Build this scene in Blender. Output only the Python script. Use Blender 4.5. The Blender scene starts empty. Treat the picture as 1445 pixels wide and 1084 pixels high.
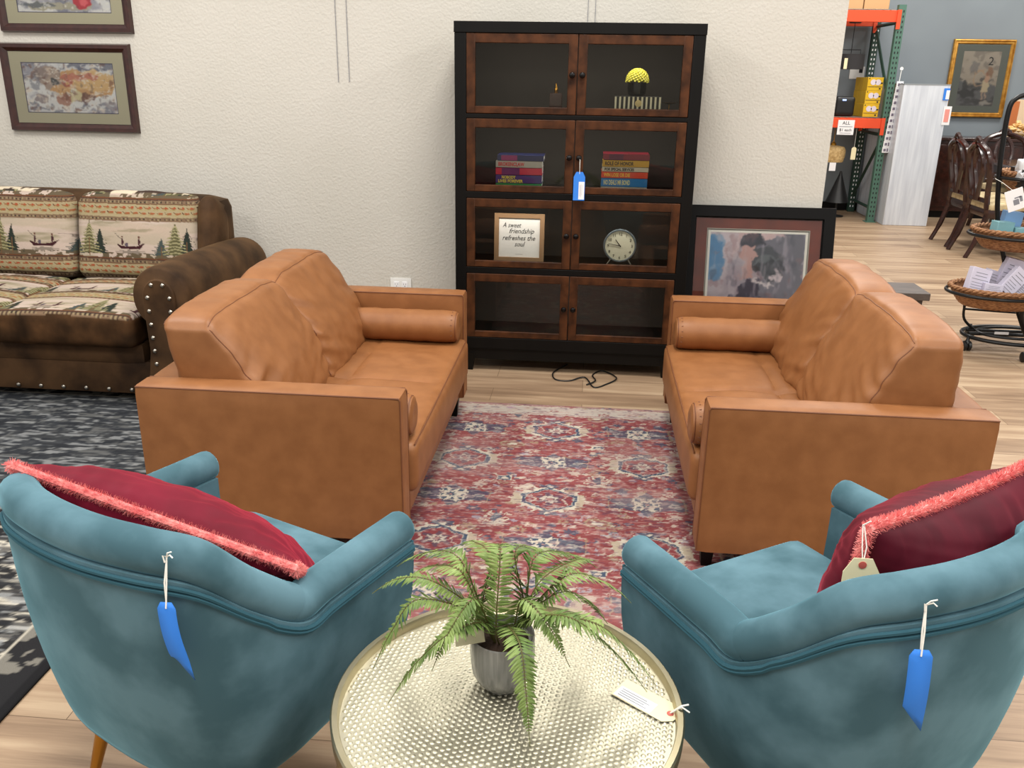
import bpy, bmesh, math, random
import numpy as np
from mathutils import Vector, Matrix, noise
random.seed(7); np.random.seed(7)
PI = math.pi
sc = bpy.context.scene
col = sc.collection

# ------------------------------------------------------------------ colour + materials
def lin1(c):
    c = c / 255.0
    return c / 12.92 if c <= 0.04045 else ((c + 0.055) / 1.055) ** 2.4
def lin(c): return tuple(lin1(v) for v in c) + (1.0,)
def linarr(a):
    a = np.asarray(a, float) / 255.0
    return np.where(a <= 0.04045, a / 12.92, ((a + 0.055) / 1.055) ** 2.4)

def mat(name, c, rough=.5, metal=0., c2=None, vs=5., stretch=(1, 1, 1), bump=0., bs=60., bdist=.002, sheen=0., sheenc=None,
        spec=.5, coat=0., detail=3., vcol=False, lo=.35, hi=.65, emit=0., voro=False, vr=.35, bstretch=None):
    m = bpy.data.materials.new(name); m.use_nodes = True
    nt = m.node_tree; N = nt.nodes; L = nt.links
    b = N['Principled BSDF']
    b.inputs['Roughness'].default_value = rough; b.inputs['Metallic'].default_value = metal
    b.inputs['Specular IOR Level'].default_value = spec; b.inputs['Coat Weight'].default_value = coat
    b.inputs['Coat Roughness'].default_value = .15
    if sheen:
        b.inputs['Sheen Weight'].default_value = sheen; b.inputs['Sheen Roughness'].default_value = .35
        b.inputs['Sheen Tint'].default_value = lin(sheenc or (255, 255, 255))
    tc = N.new('ShaderNodeTexCoord')
    base = None
    if vcol:
        a = N.new('ShaderNodeVertexColor'); a.layer_name = 'paint'; base = a.outputs['Color']
        if c2:
            nz = N.new('ShaderNodeTexNoise'); nz.inputs['Scale'].default_value = vs; nz.inputs['Detail'].default_value = detail
            mp = N.new('ShaderNodeMapping'); mp.inputs['Scale'].default_value = stretch
            L.new(tc.outputs['Object'], mp.inputs[0]); L.new(mp.outputs[0], nz.inputs['Vector'])
            mr = N.new('ShaderNodeMapRange'); mr.inputs[1].default_value = lo; mr.inputs[2].default_value = hi
            mr.inputs[3].default_value = c2[0]; mr.inputs[4].default_value = c2[1]
            L.new(nz.outputs['Fac'], mr.inputs[0])
            mx = N.new('ShaderNodeVectorMath'); mx.operation = 'SCALE'
            L.new(base, mx.inputs[0]); L.new(mr.outputs[0], mx.inputs['Scale']); base = mx.outputs[0]
        L.new(base, b.inputs['Base Color'])
    elif c2:
        nz = N.new('ShaderNodeTexNoise'); nz.inputs['Scale'].default_value = vs; nz.inputs['Detail'].default_value = detail
        mp = N.new('ShaderNodeMapping'); mp.inputs['Scale'].default_value = stretch
        L.new(tc.outputs['Object'], mp.inputs[0]); L.new(mp.outputs[0], nz.inputs['Vector'])
        cr = N.new('ShaderNodeValToRGB'); cr.color_ramp.elements[0].position = lo; cr.color_ramp.elements[1].position = hi
        cr.color_ramp.elements[0].color = lin(c); cr.color_ramp.elements[1].color = lin(c2)
        L.new(nz.outputs['Fac'], cr.inputs[0]); L.new(cr.outputs[0], b.inputs['Base Color'])
    else:
        b.inputs['Base Color'].default_value = lin(c)
    if emit:
        b.inputs['Emission Color'].default_value = lin(c); b.inputs['Emission Strength'].default_value = emit
    if bump:
        if voro:
            nz = N.new('ShaderNodeTexVoronoi'); nz.feature = 'F1'; nz.inputs['Scale'].default_value = bs
            nz.inputs['Randomness'].default_value = vr; o = nz.outputs['Distance']
        else:
            nz = N.new('ShaderNodeTexNoise'); nz.inputs['Scale'].default_value = bs; nz.inputs['Detail'].default_value = 2; o = nz.outputs['Fac']
        if bstretch:
            mp = N.new('ShaderNodeMapping'); mp.inputs['Scale'].default_value = bstretch
            L.new(tc.outputs['Object'], mp.inputs[0]); L.new(mp.outputs[0], nz.inputs['Vector'])
        else: L.new(tc.outputs['Object'], nz.inputs['Vector'])
        bp = N.new('ShaderNodeBump'); bp.inputs['Strength'].default_value = bump; bp.inputs['Distance'].default_value = bdist
        if voro: bp.invert = True
        L.new(o, bp.inputs['Height']); L.new(bp.outputs[0], b.inputs['Normal'])
    return m

def glass_mat(name, tint=(235, 238, 235), ior=1.45, gloss=(255, 255, 255), rough=.02):
    m = bpy.data.materials.new(name); m.use_nodes = True
    nt = m.node_tree; N = nt.nodes; L = nt.links; N.clear()
    out = N.new('ShaderNodeOutputMaterial'); t = N.new('ShaderNodeBsdfTransparent'); g = N.new('ShaderNodeBsdfGlossy')
    t.inputs[0].default_value = lin(tint); g.inputs[0].default_value = lin(gloss); g.inputs['Roughness'].default_value = rough
    f = N.new('ShaderNodeFresnel'); f.inputs[0].default_value = ior
    mx = N.new('ShaderNodeMixShader'); L.new(f.outputs[0], mx.inputs[0]); L.new(t.outputs[0], mx.inputs[1]); L.new(g.outputs[0], mx.inputs[2])
    L.new(mx.outputs[0], out.inputs[0]); return m

# ------------------------------------------------------------------ object helpers
def tag(o, label=None, cat=None, group=None, kind=None):
    if label: o['label'] = label
    if cat: o['category'] = cat
    if group: o['group'] = group
    if kind: o['kind'] = kind
    return o
def empty(name, loc=(0, 0, 0), rz=0, label=None, cat=None, group=None, rot=None):
    o = bpy.data.objects.new(name, None); col.objects.link(o); o.empty_display_size = .05
    o.location = loc; o.rotation_euler = rot if rot else (0, 0, rz)
    return tag(o, label, cat, group)
def copy_tree(o, parent=None):
    c = o.copy(); col.objects.link(c)
    if parent is not None: c.parent = parent
    for ch in list(o.children): copy_tree(ch, c)
    return c
def frame_from(d, up=Vector((0, 0, 1))):
    d = Vector(d).normalized()
    if abs(d.dot(up)) > .98: up = Vector((0, 1, 0))
    s = d.cross(up).normalized(); return s, s.cross(d).normalized()

class MB:
    def __init__(s): s.v = []; s.f = []; s.mi = []; s.m = 0
    def add(s, vs, fs, T=None):
        n = len(s.v)
        for p in vs:
            p = Vector(p); s.v.append(tuple(T @ p) if T else tuple(p))
        for f in fs: s.f.append([n + i for i in f]); s.mi.append(s.m)
        return s
    def box(s, x0, x1, y0, y1, z0, z1, T=None):
        return s.add([(x0, y0, z0), (x1, y0, z0), (x1, y1, z0), (x0, y1, z0), (x0, y0, z1), (x1, y0, z1), (x1, y1, z1), (x0, y1, z1)],
                     [(0, 3, 2, 1), (4, 5, 6, 7), (0, 1, 5, 4), (1, 2, 6, 5), (2, 3, 7, 6), (3, 0, 4, 7)], T)
    def loft(s, rings, closed=True, caps=True, loop=False, T=None):
        n = len(rings[0]); vs = [p for r in rings for p in r]; fs = []
        R = len(rings)
        for i in range(R if loop else R - 1):
            for j in range(n if closed else n - 1):
                a = i * n + j; b = i * n + (j + 1) % n; c = ((i + 1) % R) * n + (j + 1) % n; d = ((i + 1) % R) * n + j
                fs.append((a, b, c, d))
        if caps and closed and not loop: fs.append(tuple(range(n))[::-1]); fs.append(tuple((R - 1) * n + j for j in range(n)))
        return s.add(vs, fs, T)
    def tube(s, path, r, seg=10, loop=False, T=None, sq=1., endr=None):
        path = [Vector(p) for p in path]; n = len(path); rings = []; up = None
        for i, p in enumerate(path):
            a = path[(i - 1) % n] if (i > 0 or loop) else p; b = path[(i + 1) % n] if (i < n - 1 or loop) else p
            d = (b - a).normalized()
            if up is None: sd, up = frame_from(d)
            else:
                sd = d.cross(up).normalized(); up = sd.cross(d).normalized()
            rr = r[i] if isinstance(r, (list, tuple)) else r
            rings.append([p + sd * math.cos(t) * rr + up * math.sin(t) * rr * sq for t in [2 * PI * k / seg for k in range(seg)]])
        return s.loft(rings, True, True, loop, T)
    def lathe(s, prof, seg=32, c=(0, 0, 0), cap=True, T=None):
        rings = [[(c[0] + r * math.cos(2 * PI * k / seg), c[1] + r * math.sin(2 * PI * k / seg), c[2] + z) for k in range(seg)] for r, z in prof]
        return s.loft(rings, True, cap, False, T)
    def prism(s, poly, y0, y1, T=None):   # polygon in xz, extruded in y
        n = len(poly); vs = [(x, y0, z) for x, z in poly] + [(x, y1, z) for x, z in poly]
        fs = [tuple(range(n)), tuple(range(2 * n - 1, n - 1, -1))] + [(i, n + i, n + (i + 1) % n, (i + 1) % n) for i in range(n)]
        return s.add(vs, fs, T)
    def rbox(s, sx, sy, sz, r, n=(10, 10, 6), bulge=(0, 0, 0), c=(0, 0, 0), fn=None, T=None, ex=2.0):
        # rounded cushion box, half sizes sx sy sz
        idx = {}; vs = []; fs = []; S = (sx, sy, sz); C = Vector(c)
        def pos(i, j, k):
            key = (i, j, k)
            if key in idx: return idx[key]
            idx[key] = len(vs); vs.append(pt([-1 + 2 * i / n[0], -1 + 2 * j / n[1], -1 + 2 * k / n[2]])); return idx[key]
        def pt(u):
            p = Vector([u[q] * S[q] for q in range(3)])
            inner = Vector([max(-(S[q] - r), min(S[q] - r, p[q])) for q in range(3)])
            d = p - inner
            # map border distance onto the arc
            if d.length > 1e-9: d = d.normalized() * r
            w = inner + d
            bf = [(1 - abs(u[(q + 1) % 3]) ** ex) * (1 - abs(u[(q + 2) % 3]) ** ex) for q in range(3)]
            for q in range(3):
                if bulge[q]: w[q] += math.copysign(1, u[q]) * bulge[q] * bf[q] * (abs(u[q]) ** 2)
            if fn: w = fn(w, u)
            return C + w
        s.pt = (lambda u: T @ pt(u)) if T else pt
        for a, b, q in ((1, 2, 0), (2, 0, 1), (0, 1, 2)):
            for side in (0, n[q]):
                for i in range(n[a]):
                    for j in range(n[b]):
                        def mk(ii, jj):
                            t = [0, 0, 0]; t[a] = ii; t[b] = jj; t[q] = side; return pos(*t)
                        f = (mk(i, j), mk(i + 1, j), mk(i + 1, j + 1), mk(i, j + 1))
                        fs.append(f if side else f[::-1])
        return s.add(vs, fs, T)
    def build(s, name, m, parent=None, smooth=True, bevel=0., ang=38, sub=0, kind=None, seg=2):
        me = bpy.data.meshes.new(name); me.from_pydata(s.v, [], s.f)
        ms = m if isinstance(m, (list, tuple)) else [m]
        for x in ms: me.materials.append(x)
        if len(ms) > 1: me.polygons.foreach_set('material_index', s.mi)
        bm = bmesh.new(); bm.from_mesh(me); bmesh.ops.recalc_face_normals(bm, faces=bm.faces); bm.to_mesh(me); bm.free()
        if smooth:
            me.polygons.foreach_set('use_smooth', [True] * len(me.polygons)); me.set_sharp_from_angle(angle=math.radians(ang))
        o = bpy.data.objects.new(name, me); col.objects.link(o)
        if parent is not None: o.parent = parent
        if bevel:
            b = o.modifiers.new('bevel', 'BEVEL'); b.width = bevel; b.segments = seg; b.limit_method = 'ANGLE'; b.angle_limit = math.radians(40)
            b.harden_normals = False
        if sub:
            u = o.modifiers.new('sub', 'SUBSURF'); u.levels = sub; u.render_levels = sub
        if kind: o['kind'] = kind
        return o

def TR(loc=(0, 0, 0), rx=0, ry=0, rz=0):
    return Matrix.Translation(loc) @ Matrix.Rotation(rz, 4, 'Z') @ Matrix.Rotation(ry, 4, 'Y') @ Matrix.Rotation(rx, 4, 'X')
def smooth_path(pts, n=8, loop=False):
    P = [Vector(p) for p in pts]; out = []; m = len(P)
    for i in range(m if loop else m - 1):
        p0 = P[(i - 1) % m] if (loop or i > 0) else P[0]; p1 = P[i]; p2 = P[(i + 1) % m]; p3 = P[(i + 2) % m] if (loop or i + 2 < m) else P[m - 1]
        for k in range(n):
            t = k / n; out.append(.5 * ((2 * p1) + (-p0 + p2) * t + (2 * p0 - 5 * p1 + 4 * p2 - p3) * t * t + (-p0 + 3 * p1 - 3 * p2 + p3) * t ** 3))
    if not loop: out.append(P[-1])
    return out

_dg = None
def text_part(name, s, size, loc, rot, m, parent, depth=.0004, width=None, shear=0, align='LEFT', sx=1., bold=0.):
    cu = bpy.data.curves.new(name, 'FONT'); cu.body = s; cu.size = size; cu.extrude = depth; cu.shear = shear
    cu.align_x = align; cu.offset = bold; cu.resolution_u = 2
    t = bpy.data.objects.new(name, cu); col.objects.link(t)
    dg = bpy.context.evaluated_depsgraph_get(); me = bpy.data.meshes.new_from_object(t.evaluated_get(dg))
    bpy.data.objects.remove(t, do_unlink=True); bpy.data.curves.remove(cu)
    k = 1.
    if width:
        xs = [v.co.x for v in me.vertices]; w = max(xs) - min(xs); k = width / w
    for v in me.vertices: v.co.x *= k * sx
    me.materials.append(m)
    o = bpy.data.objects.new(name, me); col.objects.link(o); o.parent = parent; o.location = loc; o.rotation_euler = rot
    return o

# ------------------------------------------------------------------ painted canvases (vertex-painted procedural patterns)
def vnoise(h, w, sy, sx, seed=0, octs=3):
    rs = np.random.RandomState(seed); out = np.zeros((h, w)); amp = 1; tot = 0
    for o in range(octs):
        gy, gx = max(2, int(h / sy * 2 ** o) + 2), max(2, int(w / sx * 2 ** o) + 2)
        g = rs.rand(gy, gx); y = np.linspace(0, gy - 1.001, h); x = np.linspace(0, gx - 1.001, w)
        yi = y.astype(int); xi = x.astype(int); fy = (y - yi)[:, None]; fx = (x - xi)[None, :]
        fy = fy * fy * (3 - 2 * fy); fx = fx * fx * (3 - 2 * fx)
        a = g[yi][:, xi]; b = g[yi][:, xi + 1]; c = g[yi + 1][:, xi]; d = g[yi + 1][:, xi + 1]
        out += amp * ((a * (1 - fx) + b * fx) * (1 - fy) + (c * (1 - fx) + d * fx) * fy); tot += amp; amp *= .5
    return out / tot

class Canvas:
    def __init__(s, w, h, res, bg):
        s.w, s.h, s.res = w, h, res; s.nx = int(w / res) + 1; s.ny = int(h / res) + 1
        s.a = np.ones((s.ny, s.nx, 3)) * np.array(bg, float)
        s.X, s.Y = np.meshgrid(np.linspace(0, w, s.nx), np.linspace(0, h, s.ny))
    def put(s, mask, c, al=1., W=None):
        m = (mask.astype(float) * al)[..., None]
        if W is None: s.a = s.a * (1 - m) + np.array(c, float) * m
        else:
            v = s.a[W]; v *= (1 - m); v += np.array(c, float) * m
    def win(s, x0, x1, y0, y1):
        i0 = max(0, int(y0 / s.h * (s.ny - 1)) - 1); i1 = min(s.ny, int(y1 / s.h * (s.ny - 1)) + 3); j0 = max(0, int(x0 / s.w * (s.nx - 1)) - 1); j1 = min(s.nx, int(x1 / s.w * (s.nx - 1)) + 3)
        if i1 <= i0 or j1 <= j0: return None
        return (slice(i0, i1), slice(j0, j1))
    def rect(s, x0, x1, y0, y1, c, al=1.):
        W = s.win(x0, x1, y0, y1)
        if W: X, Y = s.X[W], s.Y[W]; s.put((X >= x0) & (X <= x1) & (Y >= y0) & (Y <= y1), c, al, W)
    def ell(s, x, y, rx, ry, c, al=1., inner=0., wob=0., k=8, ph=0.):
        e = 1 / (1 - wob); W = s.win(x - rx * e, x + rx * e, y - ry * e, y + ry * e)
        if not W: return
        dx = (s.X[W] - x) / rx; dy = (s.Y[W] - y) / ry; d = np.hypot(dx, dy)
        if wob: d = d * (1 + wob * np.cos(k * np.arctan2(dy, dx) + ph))
        s.put((d <= 1) & (d >= inner), c, al, W)
    def dia(s, x, y, rx, ry, c, al=1., inner=0., cut=9.):
        W = s.win(x - rx, x + rx, y - ry, y + ry)
        if not W: return
        ax = np.abs(s.X[W] - x) / rx; ay = np.abs(s.Y[W] - y) / ry; d = ax + ay
        s.put((d <= 1) & (d >= inner), c, al, W)
    def hexa(s, x, y, rx, ry, c, al=1., inner=0.):
        W = s.win(x - rx, x + rx, y - ry, y + ry)
        if not W: return
        ax = np.abs(s.X[W] - x) / rx; ay = np.abs(s.Y[W] - y) / ry; d = np.maximum(ax, (ax * .62 + ay))
        s.put((d <= 1) & (d >= inner), c, al, W)
    def poly(s, pts, c, al=1.):
        W = s.win(min(p[0] for p in pts), max(p[0] for p in pts), min(p[1] for p in pts), max(p[1] for p in pts))
        if not W: return
        X, Y = s.X[W], s.Y[W]; ins = np.zeros(X.shape, bool); n = len(pts)
        for i in range(n):
            x1, y1 = pts[i]; x2, y2 = pts[(i + 1) % n]
            if y1 == y2: continue
            ins ^= ((y1 > Y) != (y2 > Y)) & (X < (x2 - x1) * (Y - y1) / (y2 - y1) + x1)
        s.put(ins, c, al, W)
    def line(s, x0, y0, x1, y1, t, c, al=1.):
        W = s.win(min(x0, x1) - t, max(x0, x1) + t, min(y0, y1) - t, max(y0, y1) + t)
        if not W: return
        X, Y = s.X[W], s.Y[W]; d = np.array([x1 - x0, y1 - y0]); L2 = max(d @ d, 1e-12)
        u = np.clip(((X - x0) * d[0] + (Y - y0) * d[1]) / L2, 0, 1)
        s.put(np.hypot(X - x0 - u * d[0], Y - y0 - u * d[1]) <= t, c, al, W)
    def noise(s, sx, sy, c, th0, th1, seed=0, al=1., octs=3):
        n = vnoise(s.ny, s.nx, sy / s.res, sx / s.res, seed, octs); m = np.clip((n - th0) / (th1 - th0), 0, 1) * al
        s.a = s.a * (1 - m[..., None]) + np.array(c, float) * m[..., None]
    def warp(s, amp, sc_, seed=0):
        dx = (vnoise(s.ny, s.nx, sc_ / s.res, sc_ / s.res, seed + 90) - .5) * 2 * amp * 2 / s.res; dy = (vnoise(s.ny, s.nx, sc_ / s.res, sc_ / s.res, seed + 91) - .5) * 2 * amp * 2 / s.res
        J, I = np.meshgrid(np.arange(s.nx), np.arange(s.ny)); s.a = s.a[np.clip((I + dy).astype(int), 0, s.ny - 1), np.clip((J + dx).astype(int), 0, s.nx - 1)]
    def blur(s, k=1):
        for _ in range(k):
            p = np.pad(s.a, ((1, 1), (1, 1), (0, 0)), 'edge'); s.a = (p[:-2, 1:-1] + p[2:, 1:-1] + p[1:-1, :-2] + p[1:-1, 2:] + 2 * p[1:-1, 1:-1]) / 6
    def sample(s, u, v):
        i = np.clip((v * (s.ny - 1)).round().astype(int), 0, s.ny - 1); j = np.clip((u * (s.nx - 1)).round().astype(int), 0, s.nx - 1)
        return s.a[i, j]
def set_paint(me, rgb):
    n = len(me.vertices); a = me.color_attributes.new('paint', 'FLOAT_COLOR', 'POINT')
    buf = np.ones((n, 4), np.float32); buf[:, :3] = linarr(np.clip(rgb, 0, 255)); a.data.foreach_set('color', buf.ravel())
def painted_plane(name, cv, m, parent=None, axis='xz', loc=(0, 0, 0), thick=0):
    # grid mesh carrying the canvas; lower-left at loc
    X, Y = cv.X.ravel(), cv.Y.ravel(); Z = np.zeros_like(X)
    co = np.stack([X, Y, Z] if axis == 'xy' else [X, Z, Y], 1) + np.array(loc)
    nx, ny = cv.nx, cv.ny; i = np.arange(nx - 1); j = np.arange(ny - 1); I, J = np.meshgrid(i, j); a = (J * nx + I).ravel()
    F = np.stack([a, a + 1, a + nx + 1, a + nx], 1)
    me = bpy.data.meshes.new(name); me.vertices.add(len(co)); me.vertices.foreach_set('co', co.ravel().astype(np.float32))
    me.loops.add(F.size); me.loops.foreach_set('vertex_index', F.ravel().astype(np.int32)); me.polygons.add(len(F))
    me.polygons.foreach_set('loop_start', (np.arange(len(F)) * 4).astype(np.int32)); me.polygons.foreach_set('loop_total', np.full(len(F), 4, np.int32))
    me.update(calc_edges=True); set_paint(me, cv.a.reshape(-1, 3)); me.materials.append(m)
    o = bpy.data.objects.new(name, me); col.objects.link(o)
    if parent is not None: o.parent = parent
    if thick:
        sd = o.modifiers.new('th', 'SOLIDIFY'); sd.thickness = thick; sd.offset = -1 if axis == 'xy' else 1
    return o

# ------------------------------------------------------------------ materials
MT = {}
MT['leather'] = mat('tan_leather', (134, 86, 48), .48, c2=(146, 96, 56), vs=14, bump=.25, bs=260, bdist=.0008, spec=.4)
MT['leather_dk'] = mat('tan_leather_seam', (112, 66, 36), .55)
MT['teal'] = mat('teal_velvet', (64, 94, 104), .8, c2=(92, 124, 136), lo=.40, hi=.64, vs=7, bump=.1, bs=500, bdist=.0005, sheen=.55, sheenc=(150, 215, 235), spec=.15, detail=5)
MT['teal_dk'] = mat('teal_piping', (52, 88, 100), .8, sheen=.3, sheenc=(120, 190, 210), spec=.1)
MT['burg'] = mat('burgundy_velvet', (92, 12, 30), .6, c2=(116, 20, 42), vs=6, sheen=.6, sheenc=(255, 90, 110), spec=.15, detail=4)
MT['burg2'] = mat('wine_velvet', (62, 12, 24), .6, c2=(84, 16, 32), vs=6, sheen=.45, sheenc=(230, 80, 100), spec=.15, detail=4)
MT['fringe'] = mat('pink_fringe', (222, 104, 104), .7, c2=(240, 150, 144), vs=45, sheen=.3)
MT['gold'] = mat('brass', (190, 140, 60), .28, 1.)
MT['champ'] = mat('champagne_metal', (206, 190, 150), .3, 1., bump=.0)
MT['champ_rim'] = mat('champagne_rim', (186, 178, 152), .36, 1., c2=(166, 156, 126), vs=8)
MT['hammer'] = mat('hammered_metal', (198, 193, 172), .40, .9)
MT['hammer_side'] = mat('hammered_side', (188, 160, 112), .32, 1., bump=.7, bs=110, bdist=.004, voro=True, vr=.5)
MT['black_wood'] = mat('espresso_wood', (9, 8, 7), .45, c2=(14, 12, 10), vs=8, stretch=(1, 1, .2), spec=.18)
MT['brown_wood'] = mat('walnut_wood', (46, 25, 12), .45, c2=(80, 46, 24), vs=16, stretch=(1, 1, 1), spec=.2, detail=6)
MT['inside'] = mat('cabinet_inside', (34, 30, 27), .85)
MT['glass'] = glass_mat('door_glass', (244, 244, 240), 1.42, (190, 180, 168))
MT['picglass'] = glass_mat('picture_glass', (252, 252, 250), 1.35)
MT['knob'] = mat('dark_knob', (22, 20, 20), .25, .6)
MT['mahog'] = mat('mahogany', (48, 22, 18), .3, c2=(62, 30, 24), vs=30, stretch=(1, 1, 1), coat=.3)
MT['blackframe'] = mat('black_frame', (8, 7, 7), .5, spec=.15)
MT['mat_beige'] = mat('mat_board_beige', (190, 184, 158), .8)
MT['mat_rust'] = mat('mat_board_rust', (98, 36, 22), .6, c2=(120, 48, 30), vs=12)
MT['mat_grey'] = mat('mat_board_grey', (112, 118, 112), .8)
MT['paint'] = mat('painted_surface', (255, 255, 255), .7, vcol=True)
MT['rug'] = mat('rug_pile', (255, 255, 255), .95, vcol=True, c2=(.86, 1.08), vs=420, bump=.5, bs=500, bdist=.002, spec=.1)
MT['fabric'] = mat('woven_fabric', (255, 255, 255), .9, vcol=True, c2=(.88, 1.06), vs=500, bump=.3, bs=600, bdist=.001, spec=.1)
MT['suede'] = mat('brown_suede', (44, 29, 17), .75, c2=(84, 60, 38), vs=6, bump=.15, bs=200, bdist=.001, sheen=.25, sheenc=(200, 160, 110), spec=.2, detail=6)
MT['nail'] = mat('nailhead_metal', (170, 165, 155), .3, 1.)
MT['white'] = mat('white_plastic', (235, 235, 232), .4)
MT['paper'] = mat('white_paper', (238, 238, 240), .8)
MT['manila'] = mat('manila_card', (236, 226, 186), .8)
MT['blue'] = mat('blue_card', (48, 128, 226), .7)
MT['string'] = mat('white_string', (240, 238, 230), .8)
MT['ink'] = mat('black_ink', (30, 30, 34), .8)
MT['greyink'] = mat('grey_ink', (130, 132, 140), .8)
MT['eyelet'] = mat('red_eyelet', (190, 90, 80), .5)
MT['leaf'] = mat('fern_leaf', (82, 106, 48), .5, c2=(134, 154, 86), vs=18, spec=.35)
MT['stem'] = mat('fern_stem', (88, 84, 40), .6)
MT['ceramic'] = mat('grey_glaze', (122, 122, 116), .25, c2=(158, 156, 148), vs=30, stretch=(6, 6, .4), coat=.5)
MT['soil'] = mat('soil', (56, 38, 26), .95, bump=1, bs=200)
MT['black'] = mat('black_plastic', (14, 14, 15), .45)
MT['blackmetal'] = mat('black_metal', (18, 18, 19), .4, .4)
MT['green'] = mat('rack_green', (74, 110, 96), .45)
MT['dkgreen'] = mat('rack_dark_green', (30, 58, 46), .5)
MT['orange'] = mat('rack_orange', (226, 76, 34), .5)
MT['wrap'] = mat('plastic_wrap', (196, 202, 212), .3, c2=(216, 222, 230), vs=6, stretch=(4, 4, .3), bump=.5, bs=9, bdist=.01, bstretch=(3, 3, .25))
MT['yellow'] = mat('yellow_box', (214, 172, 22), .6)
MT['kraft'] = mat('kraft_cardboard', (198, 158, 112), .8)
MT['tape'] = mat('brown_tape', (110, 80, 50), .5)
MT['cherry'] = mat('dark_cherry', (38, 17, 12), .22, c2=(58, 28, 20), vs=20, coat=.4)
MT['goldframe'] = mat('gilt_frame', (172, 118, 44), .35, .6, c2=(206, 154, 70), vs=20)
MT['seatcream'] = mat('cream_seat', (168, 148, 112), .9, c2=(200, 184, 146), vs=20)
MT['wicker'] = mat('wicker', (118, 76, 46), .7, c2=(172, 126, 86), vs=60, stretch=(1, 1, 3), bump=.8, bs=90, bdist=.004, bstretch=(1, 1, 2))
MT['rattan'] = mat('tan_rattan', (176, 144, 92), .7, c2=(214, 184, 130), vs=40, bump=.6, bs=120)
MT['greywood'] = mat('grey_brown_wood', (62, 54, 50), .5, c2=(88, 78, 72), vs=14, stretch=(.5, 4, 1))
MT['shade'] = mat('charcoal_shade', (44, 42, 44), .8)

# ------------------------------------------------------------------ the room
def floor_mat():
    m = bpy.data.materials.new('oak_planks'); m.use_nodes = True; nt = m.node_tree; N = nt.nodes; L = nt.links; b = N['Principled BSDF']
    tc = N.new('ShaderNodeTexCoord')
    br = N.new('ShaderNodeTexBrick'); br.inputs['Scale'].default_value = 1; br.inputs['Brick Width'].default_value = 1.22; br.inputs['Row Height'].default_value = .18
    br.inputs['Mortar Size'].default_value = .0012; br.inputs['Mortar Smooth'].default_value = .1; br.inputs['Bias'].default_value = 0
    br.offset = .37; br.inputs['Color1'].default_value = (0, 0, 0, 1); br.inputs['Color2'].default_value = (1, 1, 1, 1); br.inputs['Mortar'].default_value = (.5, .5, .5, 1)
    L.new(tc.outputs['Object'], br.inputs['Vector'])
    mp = N.new('ShaderNodeMapping'); mp.inputs['Scale'].default_value = (.7, 9, 1); L.new(tc.outputs['Object'], mp.inputs[0])
    n1 = N.new('ShaderNodeTexNoise'); n1.inputs['Scale'].default_value = 2.2; n1.inputs['Detail'].default_value = 6; n1.inputs['Distortion'].default_value = .6; L.new(mp.outputs[0], n1.inputs['Vector'])
    mp2 = N.new('ShaderNodeMapping'); mp2.inputs['Scale'].default_value = (3, 60, 1); L.new(tc.outputs['Object'], mp2.inputs[0])
    n2 = N.new('ShaderNodeTexNoise'); n2.inputs['Scale'].default_value = 3; n2.inputs['Detail'].default_value = 3; L.new(mp2.outputs[0], n2.inputs['Vector'])
    a = N.new('ShaderNodeMath'); a.operation = 'MULTIPLY_ADD'; a.inputs[1].default_value = .30; L.new(br.outputs['Color'], a.inputs[0]); L.new(n1.outputs['Fac'], a.inputs[2])
    c = N.new('ShaderNodeMath'); c.operation = 'MULTIPLY_ADD'; c.inputs[1].default_value = .25; L.new(n2.outputs['Fac'], c.inputs[0]); L.new(a.outputs[0], c.inputs[2])
    cr = N.new('ShaderNodeValToRGB'); e = cr.color_ramp.elements
    e[0].position = .48; e[0].color = lin((128, 104, 82)); e[1].position = 1.05; e[1].color = lin((184, 160, 132))
    k = e.new(.75); k.color = lin((160, 134, 108)); L.new(c.outputs[0], cr.inputs[0])
    mx = N.new('ShaderNodeMixRGB'); mx.inputs['Color2'].default_value = lin((96, 74, 54)); L.new(br.outputs['Fac'], mx.inputs[0]); L.new(cr.outputs[0], mx.inputs[1])
    L.new(mx.outputs[0], b.inputs['Base Color']); b.inputs['Roughness'].default_value = .42; b.inputs['Specular IOR Level'].default_value = .35
    return m
MT['floor'] = floor_mat()
MT['wall'] = mat('cream_wall', (200, 196, 186), .85, c2=(206, 202, 193), vs=1.5, bump=.55, bs=75, bdist=.006)
MT['bluewall'] = mat('grey_blue_wall', (124, 132, 138), .85, c2=(132, 141, 147), vs=1, bump=.1, bs=60)
WY = 4.85
o = MB().box(-6, 8.5, -1.5, 11.35, -.1, 0).build('floor', MT['floor'], smooth=False); tag(o, kind='structure')
o = MB().box(-6, 1.236, WY, WY + .16, 0, 3.3).build('wall_back', MT['wall'], smooth=False); tag(o, kind='structure')
o = MB().box(-6, 8.5, 11.2, 11.35, 0, 4.2).build('wall_far', MT['bluewall'], smooth=False); tag(o, kind='structure')
o = MB().box(-6, 8.5, 11.17, 11.2, 0, .1).build('baseboard_far', MT['black_wood'], smooth=False); tag(o, kind='structure')

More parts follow.
